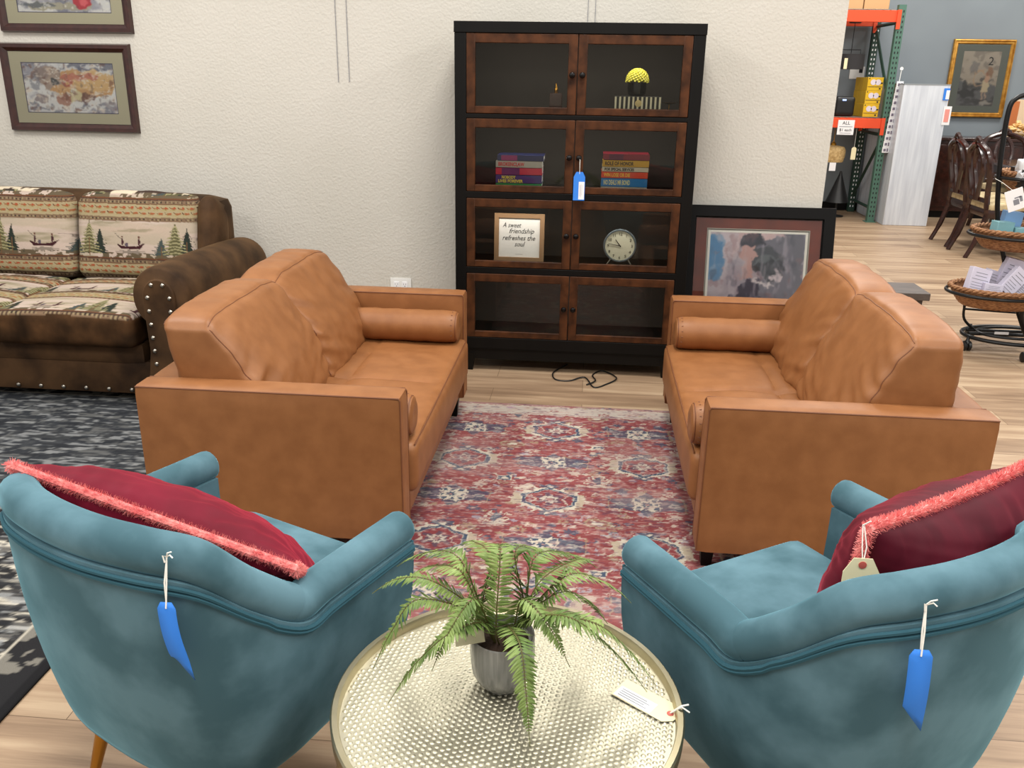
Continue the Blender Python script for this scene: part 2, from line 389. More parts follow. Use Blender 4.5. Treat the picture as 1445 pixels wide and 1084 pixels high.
# wall wires (two pairs) and outlet
for i, (x, zb, lb) in enumerate([(-1.384, 1.453, 'left wire of the long pair hanging on the cream wall'),
                    (-1.324, 1.455, 'right wire of the long pair hanging on the cream wall'),
                    (-.060, 1.74, 'left wire of the pair ending at the bookcase top'),
                    (-.022, 1.74, 'right wire of the pair ending at the bookcase top')]):
    o = MB().tube([(x, WY - .004, 3.2), (x, WY - .004, zb)], .0014, 6).build('picture_wire', MT['greyink'])
    tag(o, lb, 'wire', 'hanging wires on the cream wall')
t = empty('wall_outlet', (-1.073, WY, .352), label='white double electrical outlet plate mounted sideways low on the cream wall', cat='outlet')
MB().rbox(.0615, .004, .04, .0035, (6, 2, 6), c=(0, -.004, 0)).build('cover_plate', MT['white'], t)
for s in (-1, 1):
    r = MB().rbox(.017, .002, .019, .0019, (6, 2, 6), c=(s * .024, -.009, 0)).build('receptacle', MT['paper'], t)
    MB().box(s * .024 - .008, s * .024 - .0065, -.0118, -.0108, .001, .009).box(s * .024 + .005, s * .024 + .0065, -.0118, -.0108, .001, .009)\
        .lathe([(.0025, 0), (.0025, .001)], 8, T=TR((s * .024, -.0108, -.007), rx=PI / 2)).build('slot', MT['ink'], r)

# ------------------------------------------------------------------ picture frames
def frame_bars(parent, w, h, b, d, m, prof=((0, 0), (.15, 1), (.55, 1.), (.8, .65), (1, .45)), name='frame'):
    # frame bars around the origin centre, face towards -y; profile = (fraction across border, fraction of depth)
    mb = MB(); rings = []
    cor = [(-1, -1), (1, -1), (1, 1), (-1, 1)]
    for sx, sz in cor:
        ring = [(sx * w / 2, 0, sz * h / 2)]
        for f, q in prof: ring.append((sx * (w / 2 - f * b), -q * d, sz * (h / 2 - f * b)))
        ring.append((sx * (w / 2 - b), 0, sz * (h / 2 - b)))
        rings.append(ring)
    mb.loft(rings, True, False, True)
    return mb.build(name, m, parent, ang=20)
def mat_board(parent, w, h, iw, ih, y, m, name='mat_board', cx=0, cz=0):
    mb = MB()
    for (a, b, c, d) in ((-w / 2, cx - iw / 2, -h / 2, h / 2), (cx + iw / 2, w / 2, -h / 2, h / 2), (cx - iw / 2, cx + iw / 2, -h / 2, cz - ih / 2), (cx - iw / 2, cx + iw / 2, cz + ih / 2, h / 2)):
        mb.box(a, b, y, y + .003, c, d)
    return mb.build(name, m, parent, smooth=False)

def art_dog(seed, var=0):
    cv = Canvas(.53, .266, .0028, (226, 226, 230))
    cv.noise(.12, .05, (150, 150, 170), .5, .62, seed, .8); cv.noise(.05, .04, (110, 112, 132), .58, .66, seed + 1, .7)
    if var == 0:
        cv.rect(.2, .53, .225, .262, (96, 100, 122), .75); cv.noise(.1, .02, (235, 236, 240), .52, .6, seed + 2, .8)
        cv.ell(.33, .15, .19, .075, (206, 160, 110), 1, wob=.05, k=5); cv.ell(.40, .17, .14, .055, (222, 184, 130), .9, wob=.06, k=6)
        cv.ell(.15, .185, .075, .06, (170, 150, 140), 1, wob=.08, k=5); cv.ell(.10, .21, .05, .035, (150, 134, 132), .9)
        cv.ell(.33, .19, .11, .02, (186, 90, 90), .6); cv.ell(.25, .16, .03, .022, (168, 62, 60), .7, inner=.5)
        cv.ell(.18, .16, .03, .022, (60, 62, 66), .9); cv.ell(.30, .085, .12, .018, (90, 54, 50), .75); cv.ell(.22, .07, .05, .03, (168, 112, 92), .8)
        cv.poly([(.25, .09), (.27, .12), (.30, .125), (.33, .10), (.31, .07), (.27, .065)], (212, 200, 160))
        cv.ell(.09, .075, .04, .02, (122, 106, 112), .7, wob=.1, k=4); cv.ell(.06, .16, .03, .04, (140, 142, 156), .7, inner=.4); cv.ell(.49, .04, .035, .025, (160, 150, 160), .6, inner=.3)
        cv.noise(.03, .02, (240, 224, 210), .6, .7, seed + 5, .6); cv.noise(.025, .02, (110, 70, 60), .66, .74, seed + 6, .6)
    else:
        cv.ell(.24, .03, .2, .02, (176, 170, 150), .9, wob=.1, k=4); cv.ell(.12, .035, .1, .012, (92, 98, 108), .8)
        cv.ell(.37, .06, .045, .04, (186, 44, 60), 1, wob=.12, k=5); cv.ell(.38, .06, .02, .02, (226, 100, 110), .9); cv.poly([(.48, .12), (.53, .06), (.53, .14)], (80, 82, 92))
        cv.ell(.25, .16, .16, .07, (206, 176, 150), .7, wob=.1, k=5)
    cv.blur(1); cv.warp(.008, .03, seed); cv.blur(1); cv.noise(.02, .03, (96, 84, 88), .66, .85, seed + 40, .4); cv.noise(.02, .012, (240, 238, 236), .64, .78, seed + 41, .6)
    for e in ((0, .53, 0, .003), (0, .53, .263, .27), (0, .003, 0, .3), (.527, .54, 0, .3)): cv.rect(*e, (70, 66, 96))
    return cv
def wall_picture(cx, zc, label, seed, var):
    t = empty('framed_picture', (cx, WY, zc), label=label, cat='picture', group='framed watercolours above the brown sofa')
    frame_bars(t, .750, .468, .046, .028, MT['mahog'])
    mat_board(t, .67, .39, .53, .266, -.011, MT['mat_beige'])
    painted_plane('artwork', art_dog(seed, var), MT['paint'], t, 'xz', (-.265, -.009, -.133))
    MB().box(-.334, .334, -.0145, -.013, -.194, .194).build('glass_pane', MT['picglass'], t, smooth=False)
wall_picture(-2.907, 1.397, 'mahogany framed watercolour of a sleeping tan animal, lower picture above the brown sofa', 3, 0)
wall_picture(-2.874, 1.916, 'upper mahogany framed watercolour with a red spot above the brown sofa', 11, 1)

# big framed picture leaning right of the bookcase
LW, LH = .80, .88
t = empty('leaning_picture', (.905, 4.640, .0), label='large black framed abstract painting with rust mat, leaning on the wall right of the bookcase', cat='picture')
t.rotation_euler = (-math.atan2(.19, .87), 0, 0)
fr = empty('x', (0, 0, 0)); bpy.data.objects.remove(fr)
def lift(o, dz): o.location.z += dz; return o
lift(frame_bars(t, LW, LH, .068, .03, MT['blackframe'], ((0, 0), (.05, 1), (.9, 1), (1, .6))), LH / 2)
lift(mat_board(t, .68, .76, .53, .57, -.012, MT['mat_rust'], cz=.025), LH / 2)
cv = Canvas(.53, .57, .003, (206, 192, 204))
cv.noise(.3, .3, (228, 216, 222), .4, .62, 21, .8); cv.noise(.15, .25, (206, 160, 160), .52, .66, 22, .5)
cv.ell(0.03, .42, .05, .12, (60, 130, 190), .8, wob=.1, k=3); cv.noise(.1, .1, (222, 212, 222), .5, .6, 23, .5)
cv.poly([(.25, .50), (.53, .56), (.53, .0), (.30, 0), (.27, .2)], (112, 112, 126)); cv.noise(.2, .3, (128, 122, 140), .45, .62, 24, .45)
cv.ell(.235, .50, .045, .045, (52, 54, 68)); cv.ell(.21, .49, .035, .03, (60, 60, 74), .9)
cv.poly([(.19, .47), (.26, .47), (.25, .36), (.22, .32), (.17, .31), (.18, .38)], (196, 156, 154)); cv.noise(.04, .08, (150, 110, 116), .6, .7, 25, .4)
cv.ell(.22, .14, .085, .17, (64, 64, 84), 1, wob=.05, k=3); cv.rect(.25, .38, .34, .46, (74, 78, 88), .95); cv.rect(.28, .4, .36, .42, (104, 110, 118), .9)
cv.ell(.33, .36, .05, .05, (48, 52, 62), .9); cv.ell(.40, .40, .02, .05, (52, 54, 64), .8)
for a in range(30):
    q = PI + .2 + a * .085; cv.ell(.285 + .055 * math.cos(q), .315 + .04 * math.sin(q), .008 + .004 * (a > 22), .008 + .004 * (a > 22), (226, 214, 220))
cv.ell(.36, .33, .018, .022, (216, 200, 210)); cv.ell(.36, .12, .07, .05, (150, 142, 160), .7); cv.ell(.47, .06, .05, .11, (176, 152, 158), .8, wob=.1, k=4)
cv.ell(.12, .04, .08, .05, (80, 72, 96), .9, inner=.93); cv.ell(.20, .05, .02, .03, (150, 70, 80), .8)
cv.blur(3); cv.warp(.022, .07, 5); cv.warp(.006, .015, 8); cv.noise(.03, .1, (196, 186, 200), .56, .75, 28, .45); cv.noise(.03, .06, (70, 72, 90), .6, .78, 29, .35); cv.blur(1)
for e in ((0, .53, 0, .014), (0, .53, .556, .58), (0, .014, 0, .6), (.516, .54, 0, .6)): cv.rect(*e, (244, 242, 236))
lift(painted_plane('artwork', cv, MT['paint'], t, 'xz', (-.265, -.010, -.26)), LH / 2)
frame_bars(t, .545, .585, .008, .004, MT['nail'], name='inner_fillet').location = (0, -.012, LH / 2 + .025)
lift(MB().box(-.338, .338, -.0185, -.017, -.378, .378).build('glass_pane', MT['picglass'], t, smooth=False), LH / 2)

# ------------------------------------------------------------------ glass-door bookcase
BX0, BX1, BY, BD = -.684, .499, 4.40, .33
bc = empty('bookcase', ((BX0 + BX1) / 2, BY, 0), label='tall black and walnut bookcase with eight glass doors against the cream wall', cat='bookcase')
W2 = (BX1 - BX0) / 2
mb = MB(); mb.box(-W2, -W2 + .056, 0, BD, .07, 1.692).box(W2 - .056, W2, 0, BD, .07, 1.692)
mb.box(-W2 - .002, W2 + .002, -.004, BD, 1.692, 1.742).build('case', MT['black_wood'], bc, bevel=.002)
MB().box(-W2 + .05, W2 - .05, BD - .015, BD, .12, 1.70).build('back_panel', MT['inside'], bc, smooth=False)
for z0, z1 in ((1.304, 1.334), (.919, .960), (.535, .576), (.125, .194)):
    MB().box(-W2 + .054, W2 - .054, .0, .0185, z0, z1 - .0105 if z0 > .2 else z1 - .006).box(-W2 + .054, W2 - .054, .0185, BD - .012, z0, z1).build('shelf', MT['black_wood'], bc, bevel=.0015)
MB().box(-W2 + .02, W2 - .02, .006, .03, .066, .125).box(-W2 + .0, W2, .0, .012, .122, .130).build('apron', MT['black_wood'], bc, bevel=.002)
for sx in (-1, 1):
    for yy in (.008, BD - .045):
        x = sx * (W2 - .075)
        mb = MB(); mb.loft([[(x - a, yy + .018 - a, z), (x + a, yy + .018 - a, z), (x + a, yy + .018 + a, z), (x - a, yy + .018 + a, z)] for a, z in ((.013, 0), (.024, .10))])
        mb.build('leg', MT['black_wood'], bc, ang=20)
XM = -.0925 - (BX0 + BX1) / 2
door0 = None
for z0, z1 in ((1.326, 1.690), (.951, 1.302), (.568, .917), (.190, .533)):
    for side in (0, 1):
        x0, x1 = ((-W2 + .058, XM - .002) if side == 0 else (XM + .002, W2 - .058))
        w = x1 - x0; h = z1 - z0; b = .043
        d = empty('door', (x0, 0, z0)); d.parent = bc
        MB().box(0, w, .0, .018, 0, .034).box(0, w, 0, .018, h - b, h).box(0, b, -.001, .018, 0, h).box(w - b, w, -.001, .018, 0, h).build('door_frame', MT['brown_wood'], d, bevel=.003)
        MB().box(b - .003, w - b + .003, .009, .012, .031, h - b + .003).build('glass_pane', MT['glass'], d, smooth=False)
        kx = w - .022 if side == 0 else .022
        MB().lathe([(.004, 0), (.005, .012), (.012, .016), (.0145, .023), (.012, .030), (.005, .033), (.0005, .0335)], 16, T=TR((kx, 0, h * .5), rx=PI / 2)).build('knob', MT['knob'], d)

# books
def book(name, x, y, z, w, d, h, c, label, title=None, tc=(230, 220, 80), tsz=.02, tw=None, tx=.012, group='hardbacks lying in the bookcase', rz=0, second=None):
    t = empty(name, (x, y, z), rz, label, 'book', group)
    cov = mat('book_cover', c, .35, coat=.3)
    MB().box(0, w, 0, .003, 0, h).box(0, w, 0, d, 0, .0022).box(0, w, 0, d, h - .0022, h).build('cover', cov, t, bevel=.0008)
    MB().box(.003, w - .003, .003, d - .003, .0022, h - .0022).build('pages', MT['paper'], t, smooth=False)
    if second: MB().box(second[0], second[1], -.0007, 0, .001, h - .001).build('spine_panel', mat('spine', second[2], .4), t, smooth=False)
    if title:
        tm = mat('title_ink', tc, .5); lines = title.split('\n'); n = len(lines)
        for i, s in enumerate(lines):
            text_part('title', s, h * (.78 if n == 1 else .5), (tx + (.018 if (n == 2 and i == 0) else 0), -.0012, h * ((.24 if n == 1 else .08 + (n - 1 - i) * .46))), (PI / 2, 0, 0), tm, t, width=(tw[i] if tw else None), bold=.0007)
    return t
sy = BY + .035
bkL = [(.951, .031, (40, 160, 92), None, 'bright green hardback at the bottom of the left book stack', {}),
       (.982, .041, (62, 44, 128), 'NOBODY\nLIVES FOREVER', 'purple hardback with yellow lettering in the left book stack', dict(tc=(240, 226, 70), tw=[.07, .125])),
       (1.023, .035, (214, 44, 74), None, 'red hardback with a purple panel in the left book stack', dict(second=(.03, .12, (120, 40, 110)))),
       (1.058, .033, (190, 186, 178), 'BROKENCLAW', 'silver grey hardback with red lettering in the left book stack', dict(tc=(214, 50, 50), tw=[.13])),
       (1.091, .028, (34, 42, 92), None, 'navy and red hardback on top of the left book stack', dict(second=(.02, .10, (150, 50, 110))))]
for i, (z, h, c, ti, lb, kw) in enumerate(bkL):
    book('book', -.483 + (.0, .0, .0, .0, .007)[i], sy + (.0, .0, .0, .0, .0)[i], z + .010, .232, .15, h - .0004, c, lb, ti, **kw)
bkR = [(.951, .027, (222, 216, 204), None, 'white hardback at the bottom of the right book stack', {}),
       (.978, .042, (20, 122, 196), 'NO DEALS MR BOND', 'blue hardback with cream lettering in the right book stack', dict(tc=(236, 236, 170), tw=[.13])),
       (1.020, .031, (226, 70, 34), 'WIN LOSE OR DIE', 'orange red hardback with yellow lettering in the right book stack', dict(tc=(250, 200, 60), tw=[.13])),
       (1.051, .023, (214, 206, 186), 'FOR SPECIAL SERVICES', 'cream hardback with black lettering in the right book stack', dict(tc=(30, 28, 26), tw=[.145])),
       (1.074, .033, (204, 158, 40), 'ROLE OF HONOR', 'mustard yellow hardback with black lettering in the right book stack', dict(tc=(24, 20, 18), tw=[.14])),
       (1.107, .030, (128, 22, 44), None, 'dark red hardback on top of the right book stack', dict(second=(.03, .10, (90, 30, 60))))]
for i, (z, h, c, ti, lb, kw) in enumerate(bkR):
    book('book', .045 + (0, .0, 0, .002, .003, .004)[i], sy, z + .010, .228, .15, h - .0004, c, lb, ti, **kw)
# striped box, flower pot
t = empty('striped_box', (.205, BY + .10, 1.3345), label='black and cream striped box with a gold medallion under the yellow flowers', cat='box')
MB().box(-.115, .115, -.06, .06, 0, .082).build('body', MT['black'], t, bevel=.002)
mb = MB()
for k in range(11): mb.box(-.109 + k * .0212 - .0045, -.109 + k * .0212 + .0045, -.0612, -.0602, .0, .080)
mb.build('stripe', mat('cream_stripe', (236, 230, 200), .6), t, smooth=False)
MB().lathe([(.016, 0), (.016, .003), (.001, .0035)], 20, T=TR((0, -.0612, .05), rx=PI / 2)).build('medallion', mat('pale_gold', (216, 196, 140), .4, .3), t)
t = empty('flower_pot', (.197, BY + .10, 1.4170), label='small black pot of yellow pompom flowers in the top right of the bookcase', cat='flowers')
MB().lathe([(.03, 0), (.042, .01), (.046, .035), (.044, .062), (.041, .062), (.038, .055), (.001, .055)], 24).build('pot', mat('gloss_black', (12, 14, 16), .15), t)
mb = MB()
for k in range(150):
    a = k * 2.39996; zz = (k + .5) / 150; r = math.sqrt(1 - (1 - zz) ** 2); cx, cy, cz = .052 * r * math.cos(a), .052 * r * math.sin(a), .066 + .058 * (1 - zz)
    q = .0075; d = Vector((cx, cy, (cz - .066) + .02)).normalized(); s_, u_ = frame_from(d)
    C = Vector((cx, cy, cz)); mb.loft([[C + s_ * q * math.cos(w) * f + u_ * q * math.sin(w) * f + d * e for w in [i * PI / 3 for i in range(6)]] for f, e in ((.3, -.006), (1, .0), (.75, .005), (.1, .004))])
mb.build('blossoms', mat('yellow_petals', (214, 206, 40), .7, c2=(244, 240, 120), vs=120), t)
# small items top row
t = empty('perfume_bottle', (-.197, BY + .13, 1.3345), label='small dark bottle with a gold cap in the top left of the bookcase', cat='bottle')
MB().rbox(.032, .02, .045, .006, (6, 6, 6), c=(0, 0, .0455)).build('body', mat('brown_glass', (52, 28, 22), .2, coat=.5), t)
MB().lathe([(.007, .09), (.010, .096), (.010, .108), (.005, .118), (.003, .135), (.0005, .137)], 14).build('cap', MT['gold'], t)
t = empty('trinket_dish', (.36, BY + .13, 1.3345), label='tiny brass trinket stand at the top right of the bookcase', cat='ornament')
MB().lathe([(.018, 0), (.02, .004), (.004, .012), (.003, .045), (.03, .052), (.031, .055), (.002, .054)], 16).build('dish', MT['gold'], t)
# lettered sign
t = empty('lettered_sign', (-.366, BY + .125, .5768), label='square light wood framed sign with black script lettering behind the bookcase glass', cat='sign')
t.rotation_euler = (-.06, 0, 0)
f = frame_bars(t, .262, .25, .024, .014, mat('light_wood', (150, 118, 88), .7), ((0, 0), (.02, 1), (.95, 1), (1, .5))); f.location.z = .125
MB().box(-.113, .113, -.006, -.003, .014, .236).build('paper', MT['paper'], t, smooth=False)
for s, w, x, z in (('A sweet', .098, -.088, .178), ('friendship', .130, -.055, .148), ('refreshes the', .172, -.09, .112), ('soul', .055, -.025, .080)):
    text_part('lettering', s, .036, (x, -.0068, z), (PI / 2, 0, 0), MT['ink'], t, width=w, shear=.35, depth=.0002)
MB().box(-.02, .02, -.0066, -.006, .038, .0395).build('imprint_line', MT['greyink'], t, smooth=False)
# alarm clock
t = empty('alarm_clock', (.158, BY + .09, .5765), label='round grey alarm clock with a cream face on splayed legs in the bookcase', cat='clock')
CL = TR((0, 0, .109), rx=PI / 2)
MB().lathe([(.01, -.03), (.07, -.028), (.083, -.012), (.0855, .008), (.0825, .016), (.0775, .016), (.076, .010), (.001, .010)], 40, T=CL).build('case', mat('grey_blue_enamel', (96, 106, 114), .35), t)
MB().lathe([(.0755, 0), (.001, .0001)], 40, T=CL @ TR((0, 0, .0108)), cap=False).build('dial', mat('cream_dial', (222, 222, 202), .7), t)
for k in range(1, 13):
    a = PI / 2 - k * PI / 6; text_part('numeral', str(k), .020, (.061 * math.cos(a), -.0115, .109 + .061 * math.sin(a) - .007), (PI / 2, 0, 0), MT['ink'], t, align='CENTER')
for an, L_, w in ((PI / 2 - 2 * PI * 10.78 / 12, .040, .0026), (PI / 2 - 2 * PI * 46.5 / 60, .060, .0019)):
    MB().prism([(-.006, -w), (L_, -w * .6), (L_, w * .6), (-.006, w)], -.0135, -.0125, TR((0, 0, .109), ry=-an)).build('hand', MT['ink'], t, smooth=False)
for s in (-1, 1): MB().tube([(s * .042, .005, .04), (s * .066, .0, .003)], [.005, .0035], 8).build('leg', MT['nail'], t)

# price tags ---------------------------------------------------------------
def tag_shape(w, h, cut):   # hanging tag in xz, hole end at top, origin at hole
    return [(-w / 2, -h), (w / 2, -h), (w / 2, -cut), (w / 2 - cut, .012), (-w / 2 + cut, .012), (-w / 2, -cut)]
t = empty('price_tag', (-.062, BY - .052, 1.052), label='blue price tag with a white sticker hanging from a bookcase knob', cat='tag')
MB().prism(tag_shape(.056, .125, .012), -.0006, .0006).build('card', MT['blue'], t, smooth=False)
MB().box(-.002, .026, -.0014, -.0008, -.12, -.035).build('sticker', MT['paper'], t, smooth=False)
MB().box(.004, .0052, -.0018, -.0013, -.105, -.05).box(.009, .010, -.0018, -.0013, -.11, -.045).box(.014, .0148, -.0018, -.0013, -.10, -.05).build('print', MT['greyink'], t, smooth=False)
MB().tube([(0, -.001, .002), (0, -.003, .03), (-.001, .022, .072)], .0012, 6).build('string', MT['string'], t)
# black cord under the bookcase
pts = [(-.09, 4.56), (-.159, 4.405), (-.143, 4.303), (-.072, 4.29), (.008, 4.347), (.057, 4.208), (.119, 4.26), (.176, 4.358), (.102, 4.478), (.05, 4.40), (.065, 4.30), (.02, 4.24)]
o = MB().tube(smooth_path([(x, y, .004 + .004 * (i % 3 == 1)) for i, (x, y) in enumerate(pts)], 6), .0038, 6).build('power_cord', MT['black']); tag(o, 'loose black power cord looped on the floor under the bookcase', 'cord')

# ------------------------------------------------------------------ rugs
def red_rug():
    W_, H_ = 1.52, 2.06; x0, y0 = -.87, 1.85; cv = Canvas(W_, H_, .0042, (126, 66, 67))
    RED, CR, BL, TAN, PK = (124, 61, 64), (186, 178, 162), (64, 76, 94), (146, 130, 106), (148, 112, 108)
    cv.noise(.35, .03, (146, 82, 82), .45, .6, 1, .6); cv.noise(.05, .012, (108, 48, 54), .55, .7, 2, .5)
    rs = random.Random(4)
    # small filler motifs
    for k in range(1700):
        x, y = rs.random() * W_, rs.random() * H_; r = rs.uniform(.006, .017); c = rs.choice([CR, CR, BL, TAN, PK, (150, 150, 160)])
        q = rs.random()
        if q < .4: cv.ell(x, y, r * 1.4, r * .8, c, .8, inner=rs.choice([0, .5]), wob=.2, k=rs.choice([4, 6, 8]))
        elif q < .7: cv.dia(x, y, r * 1.3, r, c, .8, inner=rs.choice([0, .45]))
        elif q < .85: cv.line(x, y, x + rs.uniform(-.03, .03), y + rs.uniform(-.012, .012), .0022, CR, .8)
        else: cv.rect(x - r, x + r, y - r * .5, y + r * .5, c, .7)
    lx, ly = .365, .335; cx0, cy0 = -.11 - x0, 2.92 - y0
    def hexmed(x, y):
        n = 16
        for i in range(n):
            a = 2 * PI * i / n; cv.poly([(x + .12 * math.cos(a - .1), y + .085 * math.sin(a - .1)), (x + .165 * math.cos(a), y + .115 * math.sin(a)), (x + .12 * math.cos(a + .1), y + .085 * math.sin(a + .1))], CR)
        cv.hexa(x, y, .135, .105, CR); cv.rect(x - .135, x - .105, y - .05, y + .05, TAN, .5); cv.rect(x + .105, x + .135, y - .05, y + .05, TAN, .5)
        cv.hexa(x, y, .100, .098, BL); cv.hexa(x, y, .088, .086, CR, .7); cv.hexa(x, y, .084, .082, RED)
        cv.ell(x, y, .045, .04, BL, .55, wob=.25, k=6); cv.ell(x, y, .03, .028, CR, .9, inner=.55, wob=.2, k=8); cv.ell(x, y, .012, .012, PK)
        for s in (-1, 1):
            cv.ell(x, y + s * .108, .04, .018, BL, .8, wob=.2, k=6); cv.ell(x, y + s * .108, .012, .008, CR); cv.line(x - .05, y, x - .07, y + s * .03, .003, CR, .8); cv.line(x + .05, y, x + .07, y + s * .03, .003, CR, .8)
    def bluemed(x, y):
        for s in (-1, 1):
            cv.poly([(x + s * .03, y - .05), (x + s * .16, y - .035), (x + s * .12, y), (x + s * .16, y + .035), (x + s * .03, y + .05)], BL, .75)
            cv.poly([(x - .05, y + s * .03), (x, y + s * .095), (x + .05, y + s * .03)], BL, .75); cv.ell(x + s * .10, y, .022, .012, CR, .6, inner=.4)
            cv.line(x - .14, y + s * .055, x - .06, y + s * .065, .003, CR, .8); cv.line(x + .06, y + s * .065, x + .14, y + s * .055, .003, CR, .8); cv.line(x + s * .14, y - .055, x + s * .14, y + .055, .003, TAN, .8)
        cv.rect(x - .048, x + .048, y - .046, y + .046, CR); cv.rect(x - .042, x + .042, y - .040, y + .040, BL)
        cv.ell(x, y, .04, .038, CR, 1, wob=.35, k=8); cv.ell(x, y, .018, .017, BL, 1, wob=.2, k=8); cv.ell(x, y, .007, .007, PK)
    def palm(x, y, s):
        for k in range(4):
            for sd in (-1, 1): cv.line(x, y + s * (k * .016), x + sd * (.05 - k * .009), y + s * (.018 + k * .016), .0032, CR, .95); cv.line(x + sd * (.05 - k * .009), y + s * (.018 + k * .016), x + sd * (.05 - k * .009), y + s * (.032 + k * .016), .003, CR, .95)
        cv.dia(x, y + s * .04, .02, .04, BL, .8); cv.ell(x, y - s * .01, .05, .012, CR, .8, wob=.15, k=10)
    for i in range(-3, 4):
        for j in range(-4, 5):
            x, y = cx0 + i * lx, cy0 + j * ly
            (hexmed if (i + j) % 2 == 0 else bluemed)(x, y)
    for i in range(-3, 4):
        for j in range(-4, 5):
            x, y = cx0 + (i + .5) * lx, cy0 + (j + .5) * ly
            q = (i + 2 * j) % 3
            if q == 0: palm(x, y - .03, 1)
            elif q == 1: cv.ell(x, y, .052, .032, TAN, 1, wob=.07, k=10); cv.ell(x, y, .042, .024, RED, .6, inner=.5, wob=.1, k=10); cv.ell(x, y, .018, .012, CR)
            else:
                cv.rect(x - .03, x + .03, y - .022, y + .022, CR); cv.rect(x - .023, x + .023, y - .016, y + .016, BL); cv.ell(x, y, .012, .008, CR)
                for sx_ in (-1, 1):
                    for sy_ in (-1, 1): cv.line(x + sx_ * .03, y + sy_ * .02, x + sx_ * .045, y + sy_ * .03, .003, CR)
            for dx, dy in ((.09, .07), (-.09, .07), (.09, -.07), (-.09, -.07)): cv.ell(x + dx, y + dy, .024, .018, rs.choice([CR, TAN, BL, PK]), .8, inner=rs.choice([0, .45]), wob=.25, k=rs.choice([6, 8]))
    # border
    d = np.minimum(np.minimum(cv.X, W_ - cv.X), np.minimum(cv.Y, H_ - cv.Y))
    cv.put(d < .135, (172, 162, 152)); cv.put((d > .118) & (d < .124), RED); cv.put(d < .03, PK); cv.put((d > .026) & (d < .034), CR)
    m = d < .115
    sv = cv.a.copy()
    for k in range(700):
        x, y = rs.random() * W_, rs.random() * H_; dd = min(x, W_ - x, y, H_ - y)
        if dd > .112: continue
        r = rs.uniform(.006, .02); cv.ell(x, y, r * 1.3, r * .8, rs.choice([RED, BL, TAN, PK, RED, (160, 130, 150)]), .7, inner=rs.choice([0, .5]), wob=.25, k=6)
    # worn weft streaks
    cv.warp(.006, .03, 3); cv.noise(.028, .0085, (172, 146, 138), .54, .72, 9, .55); cv.noise(.02, .0085, (184, 176, 166), .60, .74, 10, .6); cv.noise(.025, .009, (86, 60, 78), .60, .74, 14, .5); cv.noise(.5, .2, (168, 148, 142), .55, .8, 12, .35)
    o = painted_plane('area_rug', cv, MT['rug'], None, 'xy', (0, 0, 0), .006); o.location = (x0, y0, .0075)
    tag(o, 'faded red patterned area rug with blue and cream medallions between the leather sofas', 'rug')
red_rug()
def dark_rug():
    W_, H_ = 1.9, 2.75; x0, y0 = -3.27, 1.15; cv = Canvas(W_, H_, .008, (196, 190, 176))
    cv.noise(.05, .03, (36, 36, 38), .50, .55, 31, .95, 4); cv.noise(.04, .018, (40, 40, 42), .55, .60, 32, .85); cv.noise(.05, .02, (180, 174, 160), .58, .64, 33, .8)
    cv.noise(.16, .018, (58, 58, 60), .56, .62, 30, .7)
    cv.put(cv.Y > 1.5, (52, 56, 62), .7); cv.noise(.10, .017, (40, 42, 46), .5, .58, 37, .6); cv.noise(.07, .017, (150, 152, 152), .60, .66, 38, .75)
    d = np.minimum(np.minimum(cv.X, W_ - cv.X), np.minimum(cv.Y, H_ - cv.Y))
    cv.put(d < .15, (40, 40, 42)); n = vnoise(cv.ny, cv.nx, 6, 6, 35, 3); cv.put((d < .15) & (d > .04) & (n > .56), (140, 136, 126), .8); cv.put((d > .15) & (d < .16), (180, 174, 160)); cv.put(d < .03, (32, 32, 34))
    o = painted_plane('area_rug', cv, MT['rug'], None, 'xy', (0, 0, 0), .006); o.location = (x0, y0, .0075)
    tag(o, 'distressed black and cream area rug in front of the brown rustic sofa', 'rug')
dark_rug()

